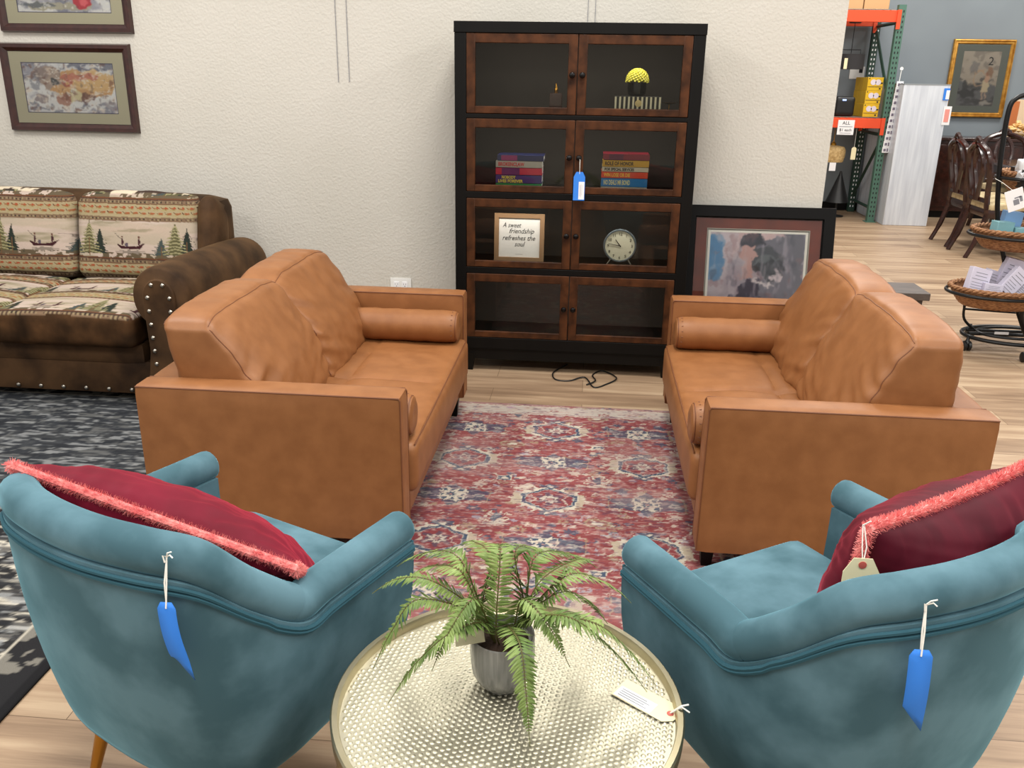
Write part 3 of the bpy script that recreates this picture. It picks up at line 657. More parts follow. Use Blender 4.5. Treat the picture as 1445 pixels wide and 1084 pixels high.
# ------------------------------------------------------------------ tan leather loveseats
def wr(w, u, amp, f=9., seed=0.):
    n = noise.noise(Vector((w.x * f + seed, w.y * f, w.z * f))); return n * amp
def leather_sofa(name, loc, rz, label, mirror=1):
    # local: front towards +x, length along y (0 = near end), depth from x=0 (front) back to -D
    D, L_, AT, AH = .835, 1.42, .105, .58
    t = empty(name, loc, rz, label, 'sofa', 'tan leather loveseats facing each other')
    s = mirror
    def sx(a, b): return (min(s * a, s * b), max(s * a, s * b))
    zb = .085
    x0, x1 = sx(-D + .05, -.02)
    MB().rbox((x1 - x0) / 2, (L_ - 2 * AT) / 2 + .005, .085, .012, (6, 10, 4), c=((x0 + x1) / 2, L_ / 2, zb + .09)).build('base', MT['leather'], t)
    for k, y in ((0, AT / 2), (1, L_ - AT / 2)):
        a = MB().rbox(D / 2, AT / 2, (AH - zb) / 2, .014, (24, 6, 16), bulge=(0, .004, .003), c=(-s * D / 2, y, (AH + zb) / 2)).build('armrest', MT['leather'], t)
        mb = MB()
        for q in (-1, 1):
            yy = y + q * (AT / 2 - .004)
            mb.tube([(-s * D + s * .006, yy, AH - .006), (-s * .008, yy, AH - .006), (-s * .003, yy, AH - .014), (-s * .003, yy, zb + .01)], .0026, 6)
        mb.build('piping', MT['leather_dk'], a)
    MB().rbox(.05, (L_ - 2 * AT) / 2 + .004, (AH - zb) / 2 - .004, .014, (6, 16, 10), c=(-s * (D - .05), L_ / 2, (AH + zb) / 2 - .002)).build('backrest', MT['leather'], t)
    # bench seat with a cross of tufting
    cx0, cx1 = -D + .10, .022; hl = (L_ - 2 * AT) / 2 - .002
    def seatfn(w, u):
        if u[2] > 0:
            gx = math.exp(-((w.x + s * 0 - (-s) * .0) / .012) ** 2); gy = math.exp(-(w.y / .012) ** 2); k = max(0, 1 - max(abs(u[0]), abs(u[1])) ** 6)
            w = w.copy(); w.z -= .012 * max(gx * .6, gy) * k; w.z += .006 * wr(w, u, 1, 6, 3)
            w.z -= .010 * math.exp(-(w.x ** 2 + w.y ** 2) / .003)
        else: w = w.copy()
        return w
    st = MB().rbox((cx1 - cx0) / 2, hl, .088, .03, (40, 60, 8), bulge=(.006, 0, .014), c=(s * (cx0 + cx1) / 2, L_ / 2, .292), fn=seatfn).build('seat_cushion', MT['leather'], t)
    MB().tube([(s * (cx1 - .009), L_ / 2 - hl + .02, .373), (s * (cx1 - .009), L_ / 2 + hl - .02, .373)], .0026, 6).build('piping', MT['leather_dk'], st)
    # back cushions, leaning back, wrinkled
    for k in (0, 1):
        cw = hl / 2 + .010; yc = L_ / 2 + (-1 if k == 0 else 1) * (hl / 2 - .004); hh = .202 if s > 0 else .213; sd = 3.7 * k + 11 * (s > 0)
        def cfn(w, u, k=k, sd=sd, hh=hh, cw=cw):
            w = w.copy(); h = (u[2] + 1) / 2
            tk = .315 - .160 * h ** 1.2                                   # wedge: thick below, narrow flat top
            lean = (-.040 if s > 0 else -.005) * max(0, h - .45) / .55
            fx = (w.x / .10 + 1) / 2
            if abs(u[1]) > .0 and u[2] > 0: w.z -= .026 * abs(u[1]) ** 4 * u[2]
            sideb = max(0, abs(u[1]) - .35); low = max(0, .15 - u[2])
            fold = noise.noise(Vector((w.y * 6 + sd, w.z * 26 + w.y * 10 * (1 if k else -1), sd)))
            f2 = noise.noise(Vector((w.y * 16 + sd, w.z * 9, sd + 4)))
            x = -.005 + lean + fx * tk
            x += (fx - .3) * (.030 * fold * (sideb * 1.1 + low * .35) + .012 * f2 * low + .008 * noise.noise(Vector((w.y * 4, w.z * 4, sd))))
            w.x = x; w.z += .004 * noise.noise(Vector((w.y * 11 + sd, w.z * 5, 2))) + .004 * math.sin(w.y * 60 + sd) * (u[2] > .9) * abs(f2)
            return w
        T = Matrix.Translation((-s * (D - .105), yc, .372 + hh)) @ Matrix.Scale(-1 if s < 0 else 1, 4, (1, 0, 0))
        mb = MB().rbox(.10, cw, hh, .022, (16, 48, 44), bulge=(.022, .006, .010), fn=cfn, T=T, ex=3); cs = mb.build('back_cushion', MT['leather'], t, ang=70)
        pt = mb.pt; m2 = MB()
        for path in ([(1, v, 1) for v in [-.97 + 1.94 * i / 40 for i in range(41)]], [(-1, v, 1) for v in [-.97 + 1.94 * i / 40 for i in range(41)]],
                     [(1, -1, v) for v in [-.9 + 1.85 * i / 30 for i in range(31)]], [(1, 1, v) for v in [-.9 + 1.85 * i / 30 for i in range(31)]]):
            m2.tube([pt(list(q)) for q in path], .0018, 5)
        m2.build('seam', MT['leather_dk'], cs)
    for a in (-.05, -D + .06):
        for y in (.09, L_ - .09):
            MB().loft([[(s * a - r, y - r, z), (s * a + r, y - r, z), (s * a + r, y + r, z), (s * a - r, y + r, z)] for r, z in ((.016, 0), (.024, .10))]).build('leg', MT['black_wood'], t, ang=20)
    return t
leather_sofa('loveseat', (-.54, 2.39, .0085), 0, 'tan leather loveseat on the left, facing right beside the brown rustic sofa', 1)
leather_sofa('loveseat', (.375, 2.44, .0085), 0, 'tan leather loveseat on the right, facing left by the leaning picture', -1)
def bolster(cx, y, x0, x1, label):
    t = empty('bolster_pillow', ((x0 + x1) / 2, y, .462), label=label, cat='cushion', group='leather bolsters on the loveseats')
    h = (x1 - x0) / 2; r = .070
    prof = [(.001, -h + .004), (.02, -h + .001), (.045, -h), (.060, -h + .006), (r - .003, -h + .02), (r, -h + .05)] + [(r + .0015 * math.sin(k * 2.1), -h + .05 + (2 * h - .1) * k / 14) for k in range(1, 14)] + [(r, h - .05), (r - .003, h - .02), (.060, h - .006), (.045, h), (.02, h - .001), (.001, h - .004)]
    MB().lathe(prof, 36, T=TR(ry=PI / 2)).build('roll', MT['leather'], t)
    for e in (-1, 1):
        mb = MB()
        mb.tube([(e * (h - .012), (r - .007) * math.cos(a), (r - .007) * math.sin(a)) for a in [2 * PI * k / 30 for k in range(30)]], .0022, 5, loop=True)
        for k in range(18):
            a = 2 * PI * k / 18; mb.tube([(e * (h - .006), (r - .013) * math.cos(a), (r - .013) * math.sin(a)), (e * (h - .03), (r + .0) * math.cos(a), (r + .0) * math.sin(a))], .0013, 4)
        mb.build('end_pleats', MT['leather_dk'], t)
bolster(0, 3.81 - .105 - .078, -1.10, -.548, 'tan leather bolster against the far arm of the left loveseat')
bolster(0, 2.39 + .105 + .078, -1.10, -.535, 'tan leather bolster against the near arm of the left loveseat')
bolster(0, 3.86 - .105 - .078, .385, .99, 'tan leather bolster against the far arm of the right loveseat')
bolster(0, 2.44 + .105 + .078, .345, .93, 'tan leather bolster with its end showing at the near arm of the right loveseat')

# ------------------------------------------------------------------ teal armchairs
def armchair(name, loc, rz, label, wide=1):
    t = empty(name, loc, rz, label, 'armchair', 'teal velvet armchairs with gold legs')
    key = [(.302, .014, .598), (.304, -.12, .598), (.308, -.24, .599), (.316, -.325, .605), (.292, -.408, .664), (.245, -.484, .740), (.165, -.535, .764), (.08, -.558, .770), (0, -.565, .772)]
    bot = [(.236, .016, .262), (.242, -.12, .258), (.248, -.24, .256), (.250, -.325, .255), (.236, -.405, .254), (.195, -.455, .253), (.135, -.476, .252), (.07, -.484, .252), (0, -.487, .252)]
    key = key + [(-x, y, z) for x, y, z in key[-2::-1]]; bot = bot + [(-x, y, z) for x, y, z in bot[-2::-1]]
    key = [(x * (1.15 if x * wide > 0 else 1.0), y, z) for x, y, z in key]; bot = [(x * (1.22 if x * wide > 0 else 1.02), y, z) for x, y, z in bot]
    def cr_(P):   # denser and rounder than straight segments, but keeps the crease at the arm corner
        return smooth_path(P, 6)
    top = cr_(key); bt = cr_(bot); n = len(top)
    ic = [i for i, p in enumerate(top) if p.z > .6065]; i0, i1 = ic[0] - 1, ic[-1] + 1
    BC = Vector((0, -.17, 0))
    def prof(i, f):
        a, b = bt[i], top[i]; g = f ** .8; bl = .012 * math.sin(PI * f)
        c = Vector((a.x + (b.x - a.x) * g, a.y + (b.y - a.y) * g, 0)); d = Vector((c.x, c.y + .12, 0)).normalized()
        return Vector((c.x + d.x * bl, c.y + d.y * bl, a.z + (b.z - .026 - a.z) * f))
    def nin(i):
        a = top[max(0, i - 1)]; b = top[min(n - 1, i + 1)]; d = b - a; nn = Vector((d.y, -d.x, 0)).normalized(); p = top[i]
        return nn if nn.dot(Vector((0, -.1, 0)) - Vector((p.x, p.y, 0))) > 0 else -nn
    lev = [0, .05, .12, .22, .34, .46, .6, .75, .88, 1]; rings = []
    for i in range(n):
        nn = nin(i); o_ = [prof(i, f) for f in lev]; inn = []
        for f in lev[::-1]:
            q = prof(i, f); e = top[i] + nn * .068; inn.append(Vector((e.x * (.5 + .5 * f) + (q.x + nn.x * .068) * (.5 - .5 * f), e.y * (.5 + .5 * f) + (q.y + nn.y * .068) * (.5 - .5 * f), q.z)))
        a = bt[i]; low = Vector((a.x * .9, BC.y + (a.y - BC.y) * .9, a.z - .018)); low2 = Vector((a.x * .74, BC.y + (a.y - BC.y) * .74, a.z - .026))
        rings.append([low2, low] + o_ + inn + [low2 + Vector((0, 0, .03))])
    MB().loft(rings, True, True).build('shell', MT['teal'], t, ang=60)
    # bottom pan
    MB().loft([[(p.x * k, BC.y + (p.y - BC.y) * k, z) for p in bt] for k, z in ((.70, .226), (.76, .228), (.80, .262))]).build('base', MT['teal'], t, ang=50)
    # rolled top rail and arm rolls
    def inset(i, q): return top[i] + nin(i) * q
    cr = [inset(i, .034) for i in range(i0, i1 + 1)]
    cr = [p + Vector((0, 0, .002)) for p in cr]
    rr = [.037] * len(cr); rr[0] = rr[-1] = .035
    MB().tube(cr, rr, 18).build('crest_roll', MT['teal'], t)
    for sd in (0, 1):
        ids = list(range(0, i0 + 1)) if sd == 0 else list(range(n - 1, i1 - 1, -1))
        P = [inset(i, .034) for i in ids]; f = (P[0] - P[3]).normalized()
        P = [P[0] + f * .014, P[0] + f * .012, P[0] + f * .007] + P + [P[-1] + (P[-1] - P[-2]).normalized() * .012]
        R_ = [.016, .028, .034] + [.036] * (len(P) - 4) + [.034]
        ar = MB().tube(P, R_, 18).build('arm_roll', MT['teal'], t)
        e = P[3]; s_ = 1 if e.x > 0 else -1
        # front facing panel below the arm roll with piping
        pn = [prof(0 if sd == 0 else n - 1, q) + Vector((-s_ * .006, .004, 0)) for q in (1, .8, .6, .4, .2, .02)]
        MB().tube(pn, .004, 6).build('front_piping', MT['teal_dk'], t)
    for f in (.978, .957):
        pp = []
        for i in range(n):
            v = prof(i, f if top[i].z > .65 else f - .01); pp.append(v - nin(i) * .0022)
        MB().tube(pp, .0042, 6).build('piping', MT['teal_dk'], t)
    # seat
    MB().rbox(.225, .245, .085, .035, (16, 16, 8), bulge=(0, .006, .022), c=(0, -.190, .415)).build('seat_cushion', MT['teal'], t)
    MB().rbox(.222, .225, .040, .015, (8, 8, 4), c=(0, -.205, .280)).build('seat_rail', MT['teal'], t)
    for x, y in ((.185, -.40), (-.185, -.40), (.19, -.05), (-.19, -.05)):
        dx = .075 * (1 if x > 0 else -1); dy = -.035 if y < -.2 else .04
        MB().tube([(x, y, .262), (x + dx, y + dy, 0)], [.019, .009], 14).build('leg', MT['gold'], t)
    return t
RL, RR = math.radians(-25), math.radians(33)
LC = (-.62, 1.70, 0); RC = (.358, 1.692, 0)
armchair('armchair', LC, RL, 'teal velvet armchair on the left with a red fringed pillow, seen from behind', -1)
armchair('armchair', RC, RR, 'teal velvet armchair on the right with a wine pillow and manila tag')

def pillow(name, A, Bc, down, label, m, hgt=.36, thick=.10, both=True, lean=None):
    # A, Bc: the two upper corners; down: direction of the face going down
    A = Vector(A); Bc = Vector(Bc); u = (Bc - A); w = u.length; u.normalize(); v = Vector(down); v = (v - u * v.dot(u)).normalized(); nrm = u.cross(v)
    t = empty(name, A, 0, label, 'pillow', 'velvet pillows with pink fringe')
    def P(a, b, q):
        ax, bx = abs(2 * a - 1), abs(2 * b - 1)
        e = ((1 - ax ** 2.6) * (1 - bx ** 2.6)) ** .62
        pin = .030 * (1 - 4 * (a - .5) ** 2) ; 
        aa = a + (.5 - a) * .05 * (1 - bx ** 2); bb = b + (.5 - b) * .07 * (1 - ax ** 2)
        base = u * (aa * w) + v * (bb * hgt)
        wk = .007 * noise.noise(Vector((a * 9, b * 4, q * 3.))) + .010 * abs(noise.noise(Vector((a * 16 + b * 5, b * 3.5, q)))) * (1.15 - e) - .006 * abs(noise.noise(Vector((a * 5 - b * 11, b * 6, q + 5)))) + .010 * math.sin(a * 70 + 3 * math.sin(b * 9)) * (1 - e) ** 2 * e
        return base + nrm * (q * (thick * e + wk * (e > .02)))
    N_ = 64; mb = MB()
    for q in (1, -1):
        mb.loft([[P(i / N_, j / N_, q) for i in range(N_ + 1)] for j in range(N_ + 1)], False, False)
    body = mb.build('cover', m, t)
    bm = bmesh.new(); bm.from_mesh(body.data); bmesh.ops.remove_doubles(bm, verts=bm.verts, dist=.0006); bmesh.ops.recalc_face_normals(bm, faces=bm.faces); bm.to_mesh(body.data); bm.free()
    rs = random.Random(len(label)); mb = MB()
    per = [(i / 120, 0) for i in range(120)] + [(1, i / 90) for i in range(90)] + [(1 - i / 120, 1) for i in range(120)] + [(0, 1 - i / 90) for i in range(90)]
    M = len(per)
    pp = [P(a, b, 0) for a, b in per]
    mb.tube(pp[::4], .0085, 6, loop=True)
    for k in range(M):
        p = pp[k]; tg = (pp[(k + 1) % M] - pp[k - 1]).normalized(); out = nrm.cross(tg).normalized()
        if out.dot(p - (u * w / 2 + v * hgt / 2)) < 0: out = -out
        for j in range(24):
            a = rs.uniform(-1.9, 1.9); d = (out * math.cos(a) + nrm * math.sin(a) + tg * rs.uniform(-.5, .5)).normalized(); L_ = rs.uniform(.011, .017)
            b0 = p + tg * rs.uniform(-.003, .003); sd = d.cross(tg + nrm * .3).normalized() * .0008
            e1 = b0 + d * L_; mb.add([b0 - sd, b0 + sd, e1 + sd * .5, e1 - sd * .5], [(0, 1, 2, 3)])
    mb.build('fringe', MT['fringe'], t, smooth=False)
    return t
pillow('throw_pillow', (-1.055, 1.385, .800), (-.492, 1.300, .672), (.30, .60, -.62), 'dark red velvet pillow with pink fringe on the left teal armchair', MT['burg'], .36, .085)
pillow('throw_pillow', (.478, 1.31, .812), (.905, 1.665, .796), (-.12, .12, -.98), 'deep wine velvet pillow with pink fringe and a manila tag on the right teal armchair', MT['burg2'], .35, .125)

# hanging blue tags on the chair backs
def blue_tag(p0, hole, bend, label, w=.030, h=.115):
    t = empty('price_tag', hole, 0, label, 'tag', 'blue price tags tied to the armchairs')
    mb = MB(); rows = []
    for k in range(13):
        f = k / 12; z = .010 - (h + .010) * f; ww = w * (.62 if k == 0 else (1 if k < 11 else 1))
        x = bend * (f ** 1.5) * .5; y = -.006 * math.sin(PI * f)
        dl = .022 * max(0, (f - .80) / .2) if True else 0
        rows.append([(x - ww / 2, y, z + dl), (x, y, z), (x + ww / 2, y, z - dl)])
    mb.loft(rows, False, False); o = mb.build('card', MT['blue'], t); s = o.modifiers.new('s', 'SOLIDIFY'); s.thickness = .0008
    d = Vector(p0) - Vector(hole)
    MB().tube([(0, -.002, 0), d * .5 + Vector((.001, -.002, 0)), d], .0014, 6).tube([(0, .001, 0), d * .5 + Vector((-.0025, -.002, 0)), d + Vector((0, .001, 0))], .0014, 6)\
        .tube([d, d + Vector((.008, -.004, .006)), d + Vector((.013, -.006, .002))], .0012, 5).tube([d, d + Vector((.004, -.004, .009)), d + Vector((.012, -.006, .013))], .0012, 5)\
        .tube([d, d + Vector((-.004, -.004, .004)), d + Vector((-.002, -.004, -.008))], .0014, 5).build('string', MT['string'], t)
blue_tag((-.640, 1.143, .778), (-.643, 1.128, .694), .034, 'blue price tag on a white string tied to the back of the left armchair')
blue_tag((.517, 1.145, .778), (.517, 1.130, .700), .012, 'blue price tag on a white string tied to the back of the right armchair', w=.034)
t = empty('pillow_tag', (.468, 1.285, .757), label='manila tag hanging by string from the wine pillow on the right', cat='tag')
MB().prism(tag_shape(.058, .09, .014), -.0006, .0006).build('card', MT['manila'], t, smooth=False)
MB().lathe([(.0065, 0), (.0065, .0012), (.003, .0016)], 14, T=TR((0, -.0005, 0), rx=PI / 2)).build('eyelet', MT['eyelet'], t)
MB().tube([(0, -.001, 0), (-.003, .006, .03), (-.002, .022, .062)], .001, 5).tube([(0, -.001, 0), (.004, .006, .03), (0, .022, .062)], .001, 5).tube([(-.002, .020, .062), (.006, .012, .074)], .0012, 5).build('string', MT['string'], t)

# ------------------------------------------------------------------ round hammered table
TC = (-.103, 1.212); R_ = .297; TH = .50
t = empty('drum_table', (TC[0], TC[1], 0), label='round champagne metal drum table with a hammered top holding the fern', cat='table')
MB().lathe([(R_ - .014, 0), (R_ - .006, .012), (R_ - .006, TH - .028), (R_ - .012, TH - .028), (R_ - .014, .0)], 96).build('drum', MT['hammer_side'], t)
MB().lathe([(R_ - .007, TH - .030), (R_, TH - .028), (R_ + .001, TH - .003), (R_ - .002, TH), (R_ - .011, TH), (R_ - .013, TH - .004), (R_ - .014, TH - .026), (R_ - .014, TH - .030)], 96).build('rim', MT['champ_rim'], t)
tt = mb_ = MB(); tt.lathe([(.0005, TH - .017), (.15, TH - .017), (R_ - .0135, TH - .017), (R_ - .0135, TH - .024), (.0005, TH - .024)], 96)
rs = random.Random(2); sp = .0112
for j in range(-32, 33):
    for i in range(-28, 29):
        x = (i + .5 * (j % 2)) * sp * 1.02; y = j * sp * .86; q = math.radians(23); x, y = x * math.cos(q) - y * math.sin(q), x * math.sin(q) + y * math.cos(q)
        x += rs.uniform(-.0009, .0009); y += rs.uniform(-.0009, .0009)
        if math.hypot(x, y) > R_ - .0195: continue
        rr_ = rs.uniform(.0042, .0050); hz = rs.uniform(.0016, .0022)
        tt.loft([[(x + rr_ * f * math.cos(w_), y + rr_ * f * math.sin(w_), TH - .0171 + hz * g) for w_ in [k * PI / 4 for k in range(8)]] for f, g in ((1, 0), (.82, .5), (.5, .86), (.12, 1))], True, False)
        n_ = len(tt.v); tt.f.append([n_ - 8 + k for k in range(8)]); tt.mi.append(0)
tt.build('tabletop', MT['hammer'], t, ang=60)
TZ = TH - .0165
t = empty('price_tag', (.135, 1.247, TZ + .0025), math.radians(-36), 'manila price tag with a white sticker lying on the table at its right rim', 'tag')
MB().box(-.058, .046, -.026, .026, -.0005, .0005).add([(.046, -.026, -.0005), (.060, -.012, -.0005), (.060, .012, -.0005), (.046, .026, -.0005), (.046, -.026, .0005), (.060, -.012, .0005), (.060, .012, .0005), (.046, .026, .0005)], [(0, 1, 2, 3), (7, 6, 5, 4), (0, 4, 5, 1), (1, 5, 6, 2), (2, 6, 7, 3)]).build('card', MT['manila'], t, smooth=False)
MB().box(-.054, .020, -.024, .004, .0007, .0011).build('sticker', MT['paper'], t, smooth=False)
mb = MB()
for k in range(4): mb.box(-.048, .01 - .008 * (k % 2), -.019 + k * .0055, -.0175 + k * .0055, .0012, .0014)
mb.build('print', MT['greyink'], t, smooth=False)
MB().lathe([(.006, .0006), (.006, .0016), (.0025, .002)], 14, c=(.047, 0, 0)).build('eyelet', MT['eyelet'], t)
MB().tube([(.047, 0, .002), (.062, .008, .02), (.070, .018, .021)], .0016, 5).tube([(.047, 0, .002), (.064, .006, .02), (.076, .012, .012)], .0016, 5).build('string', MT['string'], t)

# fern ------------------------------------------------------------------
PX, PY = -.118, 1.262
fern = empty('potted_fern', (PX, PY, TZ), label='green artificial fern in a ribbed grey ceramic pot on the drum table', cat='plant')
prof = [(.001, 0), (.026, 0), (.030, .004), (.046, .022), (.054, .040), (.0565, .062), (.0560, .108), (.0545, .112), (.0520, .110), (.0515, .098), (.001, .096)]
mb = MB(); seg = 72; rings = []
for r, z in prof:
    ring = []
    for k in range(seg):
        a = 2 * PI * k / seg; rb = .0016 * abs(math.sin(a * 15)) if .015 < z < .106 and r > .03 else 0
        ring.append(((r - rb) * math.cos(a), (r - rb) * math.sin(a), z))
    rings.append(ring)
mb.loft(rings).build('pot', MT['ceramic'], fern, ang=50)
MB().lathe([(.0515, .097), (.03, .1), (.0005, .103)], 24, cap=False).build('soil', MT['soil'], fern)
FR = [((-.236, 1.245, .70), (-.343, 1.256, .66)), ((-.253, 1.22, .68), (-.328, 1.188, .56)), ((-.188, 1.168, .66), (-.296, 1.152, .52)), ((-.185, 1.200, .65), (-.262, 1.20, .545)),
      ((-.078, 1.13, .668), (-.055, 1.067, .53)), ((-.008, 1.169, .70), (.132, 1.229, .52)), ((.026, 1.190, .68), (.147, 1.233, .53)), ((-.055, 1.233, .72), (.042, 1.408, .66)),
      ((-.14, 1.265, .74), (-.216, 1.434, .66)), ((-.1, 1.267, .75), (-.054, 1.407, .66)), ((-.01, 1.258, .72), (.106, 1.37, .60)), ((-.021, 1.237, .70), (.064, 1.33, .58)),
      ((-.199, 1.279, .73), (-.335, 1.41, .62)), ((-.066, 1.26, .75), (.043, 1.451, .62)), ((-.122, 1.243, .76), (-.143, 1.382, .68)), ((-.19, 1.25, .72), (-.30, 1.34, .64)),
      ((-.16, 1.20, .70), (-.22, 1.14, .60)), ((-.08, 1.21, .70), (.00, 1.15, .62))]
for fi, (md, tp) in enumerate(FR):
    rs = random.Random(fi); O = Vector((PX, PY, TZ)); md = Vector(md) - O; tp = Vector(tp) - O
    az = Vector((md.x, md.y, 0)).normalized(); b0 = Vector((az.x * .018, az.y * .018, .10)); b1 = b0 + Vector((az.x * .02, az.y * .02, .05))
    path = smooth_path([b0, b1, md, md * .42 + tp * .58 + Vector((0, 0, .018)), tp], 14); n = len(path)
    mb = MB(); mb.m = 1; mb.tube(path[::3] + [path[-1]], [.0018 * (1 - .7 * k / (n / 3)) for k in range(len(path[::3]) + 1)], 5); mb.m = 0
    acc = 0; s0 = .035
    tot = sum((path[k + 1] - path[k]).length for k in range(n - 1)); step = .0070; nxt = s0
    for k in range(n - 1):
        d = path[k + 1] - path[k]; L_ = d.length; tg = d.normalized()
        while nxt < acc + L_:
            p = path[k] + tg * (nxt - acc); f = nxt / tot; sd = tg.cross(Vector((0, 0, 1)))
            if sd.length < .15: sd = tg.cross(az)
            sd.normalize(); up = sd.cross(tg).normalized()
            ln = .030 * (math.sin(PI * min(1, f * .95 + .12)) ** .7) * (1 - .25 * f) + .003
            if f > .93: ln *= .6
            for q in (-1, 1):
                dr = (sd * q + tg * (.38 + .2 * rs.random()) + up * rs.uniform(-.30, .12)).normalized(); wd = (tg - dr * tg.dot(dr)).normalized() * min(.0029, ln * .20)
                l2 = ln * rs.uniform(.88, 1.08); dn = Vector((0, 0, -1)) * l2 * .12
                mb.add([p, p + dr * l2 * .25 + wd, p + dr * l2 * .7 + wd * .75 + dn * .6, p + dr * l2 + dn * 1.2, p + dr * l2 * .7 - wd * .75 + dn * .6, p + dr * l2 * .25 - wd, p + dr * l2 * .5 + up * .001 + dn * .3],
                       [(0, 1, 6, 5), (1, 2, 6), (2, 3, 6), (3, 4, 6), (4, 5, 6)])
            nxt += step * (1 - .35 * f)
        acc += L_
    mb.build('frond', [MT['leaf'], MT['stem']], fern, smooth=False)
t = empty('care_card', (-.168, 1.232, TZ + .118), math.radians(12), 'small cream card tucked under the fern leaves at the pot rim', 'card')
t.rotation_euler = (math.radians(18), math.radians(-8), math.radians(12))
MB().box(-.028, .022, -.012, .03, -.0005, .0005).build('card', MT['manila'], t, smooth=False)

# ------------------------------------------------------------------ brown rustic sofa
def fabric_canvas(w, h, seed, z_off=0., xoff=0.):
    cv = Canvas(w, h, .0035, (176, 162, 144)); rs = random.Random(seed)
    BR, DK, RST = (84, 54, 42), (60, 48, 44), (102, 68, 48)
    def band(y):     # patterned double band with fish figures
        cv.rect(0, w, y, y + .085, (160, 146, 114)); 
        for yy in (y, y + .085):
            cv.rect(0, w, yy - .009, yy + .009, (120, 98, 78)); cv.rect(0, w, yy - .012, yy - .009, RST); cv.rect(0, w, yy + .009, yy + .012, DK)
            k = 0
            while k * .011 < w: cv.ell(k * .011, yy, .003, .005, (60, 52, 44) if k % 2 else (144, 130, 100)); k += 1
        k = 0
        while k * .045 < w + .04:
            x = k * .045 + xoff % .045
            for r_, yy in ((0, y + .03), (.022, y + .056)):
                cv.ell(x + r_, yy, .016, .0055, (140, 92, 60), .9, wob=.1, k=3); cv.ell(x + r_ + .004, yy + .003, .008, .003, (160, 60, 40), .8); cv.line(x + r_ - .016, yy, x + r_ - .022, yy + .006, .0015, BR); cv.line(x + r_ - .018, yy - .008, x + r_ + .012, yy - .009, .0012, (150, 140, 90), .8)
            k += 1
    def tree(x, y, hh, ww, c, light=None):
        for k in range(9):
            f = k / 9; yb = y + hh * (.08 + f * .84); wd = ww * (1 - f) ** .9 * (1 + .12 * (k % 2)); cv.poly([(x - wd, yb - hh * .03), (x - wd * .5, yb + hh * .01), (x - wd * .1, yb + hh * .17), (x + wd * .12, yb + hh * .17), (x + wd * .5, yb + .0), (x + wd, yb - hh * .035), (x + wd * .3, yb - hh * .01), (x, yb - hh * .02)], c)
            if light:
                cv.line(x, yb + hh * .06, x - wd * .7, yb - hh * .01, .003, light); cv.line(x, yb + hh * .06, x + wd * .7, yb - hh * .012, .003, light)
        cv.line(x, y, x, y + hh * .5, .003, (110, 80, 56))
    def boat(x, y):
        cv.poly([(x - .078, y + .026), (x - .055, y), (x + .05, y), (x + .078, y + .030), (x + .03, y + .014), (x - .04, y + .014)], (62, 34, 38))
        for dx in (-.046, .046): cv.ell(x + dx, y + .036, .007, .019, (70, 44, 48)); cv.ell(x + dx, y + .060, .006, .007, (100, 70, 60))
        cv.ell(x - .022, y + .022, .010, .009, (90, 80, 90)); cv.line(x - .046, y + .044, x - .084, y + .076, .0018, (110, 100, 90)); cv.ell(x, y - .016, .062, .009, (120, 110, 100), .8, wob=.3, k=9)
    cv.noise(.25, .03, (186, 166, 150), .5, .62, seed, .7); cv.noise(.2, .025, (138, 130, 106), .55, .68, seed + 1, .7); cv.noise(.3, .04, (192, 174, 164), .5, .6, seed + 2, .7)
    y0 = z_off
    while y0 < h + .3:
        band(y0); g = y0 + .10
        n = vnoise(cv.ny, cv.nx, 6, 8, seed + 5); cv.put((cv.Y > g) & (cv.Y < g + .028) & (n > .45), (96, 84, 66)); cv.put((cv.Y > g - .002) & (cv.Y < g + .004), RST)
        x = .10 - (xoff % .47)
        while x < w + .15:
            tree(x - .070, g + .012, .095, .075, (70, 78, 76)); tree(x + .062, g + .012, .150, .072, (46, 52, 46)); tree(x, g + .010, .182, .095, (92, 88, 62), (150, 144, 108)); boat(x + .235, g + .050); x += .47
        y0 += .30
    return cv
def cushion_paint(o, cv, fx):
    me = o.data; n = len(me.vertices); co = np.empty(n * 3, np.float32); me.vertices.foreach_get('co', co); co = co.reshape(-1, 3)
    u, v, rgbmask = fx(co); c = cv.sample(np.clip(u, 0, 1), np.clip(v, 0, 1))
    if rgbmask is not None:
        nz = np.array([noise.fractal(Vector(p) * 11, 1., 2., 4) if q else 0 for p, q in zip(co.tolist(), rgbmask.tolist())]); c = np.where(rgbmask[:, None], np.array([66, 46, 29.]) * (1 + .45 * nz[:, None]), c)
    set_paint(me, c)
SX1, SY0 = -2.04, 3.62        # inner face of the right arm, front plane
sofa = empty('rustic_sofa', (-3.06, SY0, 0.0085), label='brown suede rustic sofa with lodge print cushions showing fir trees and canoes', cat='sofa')
OX, OY = 3.06, 0   # local = world - (−3.06, SY0)
def lx_(x): return x + 3.06
xin = lx_(SX1)
MB().rbox(xin + .05, .44, .085, .02, (20, 10, 4), c=(0, .50, .125)).build('base', MT['suede'], sofa)
MB().rbox(xin + .01, .40, .055, .03, (20, 10, 4), c=(0, .45, .245)).build('seat_deck', MT['suede'], sofa)
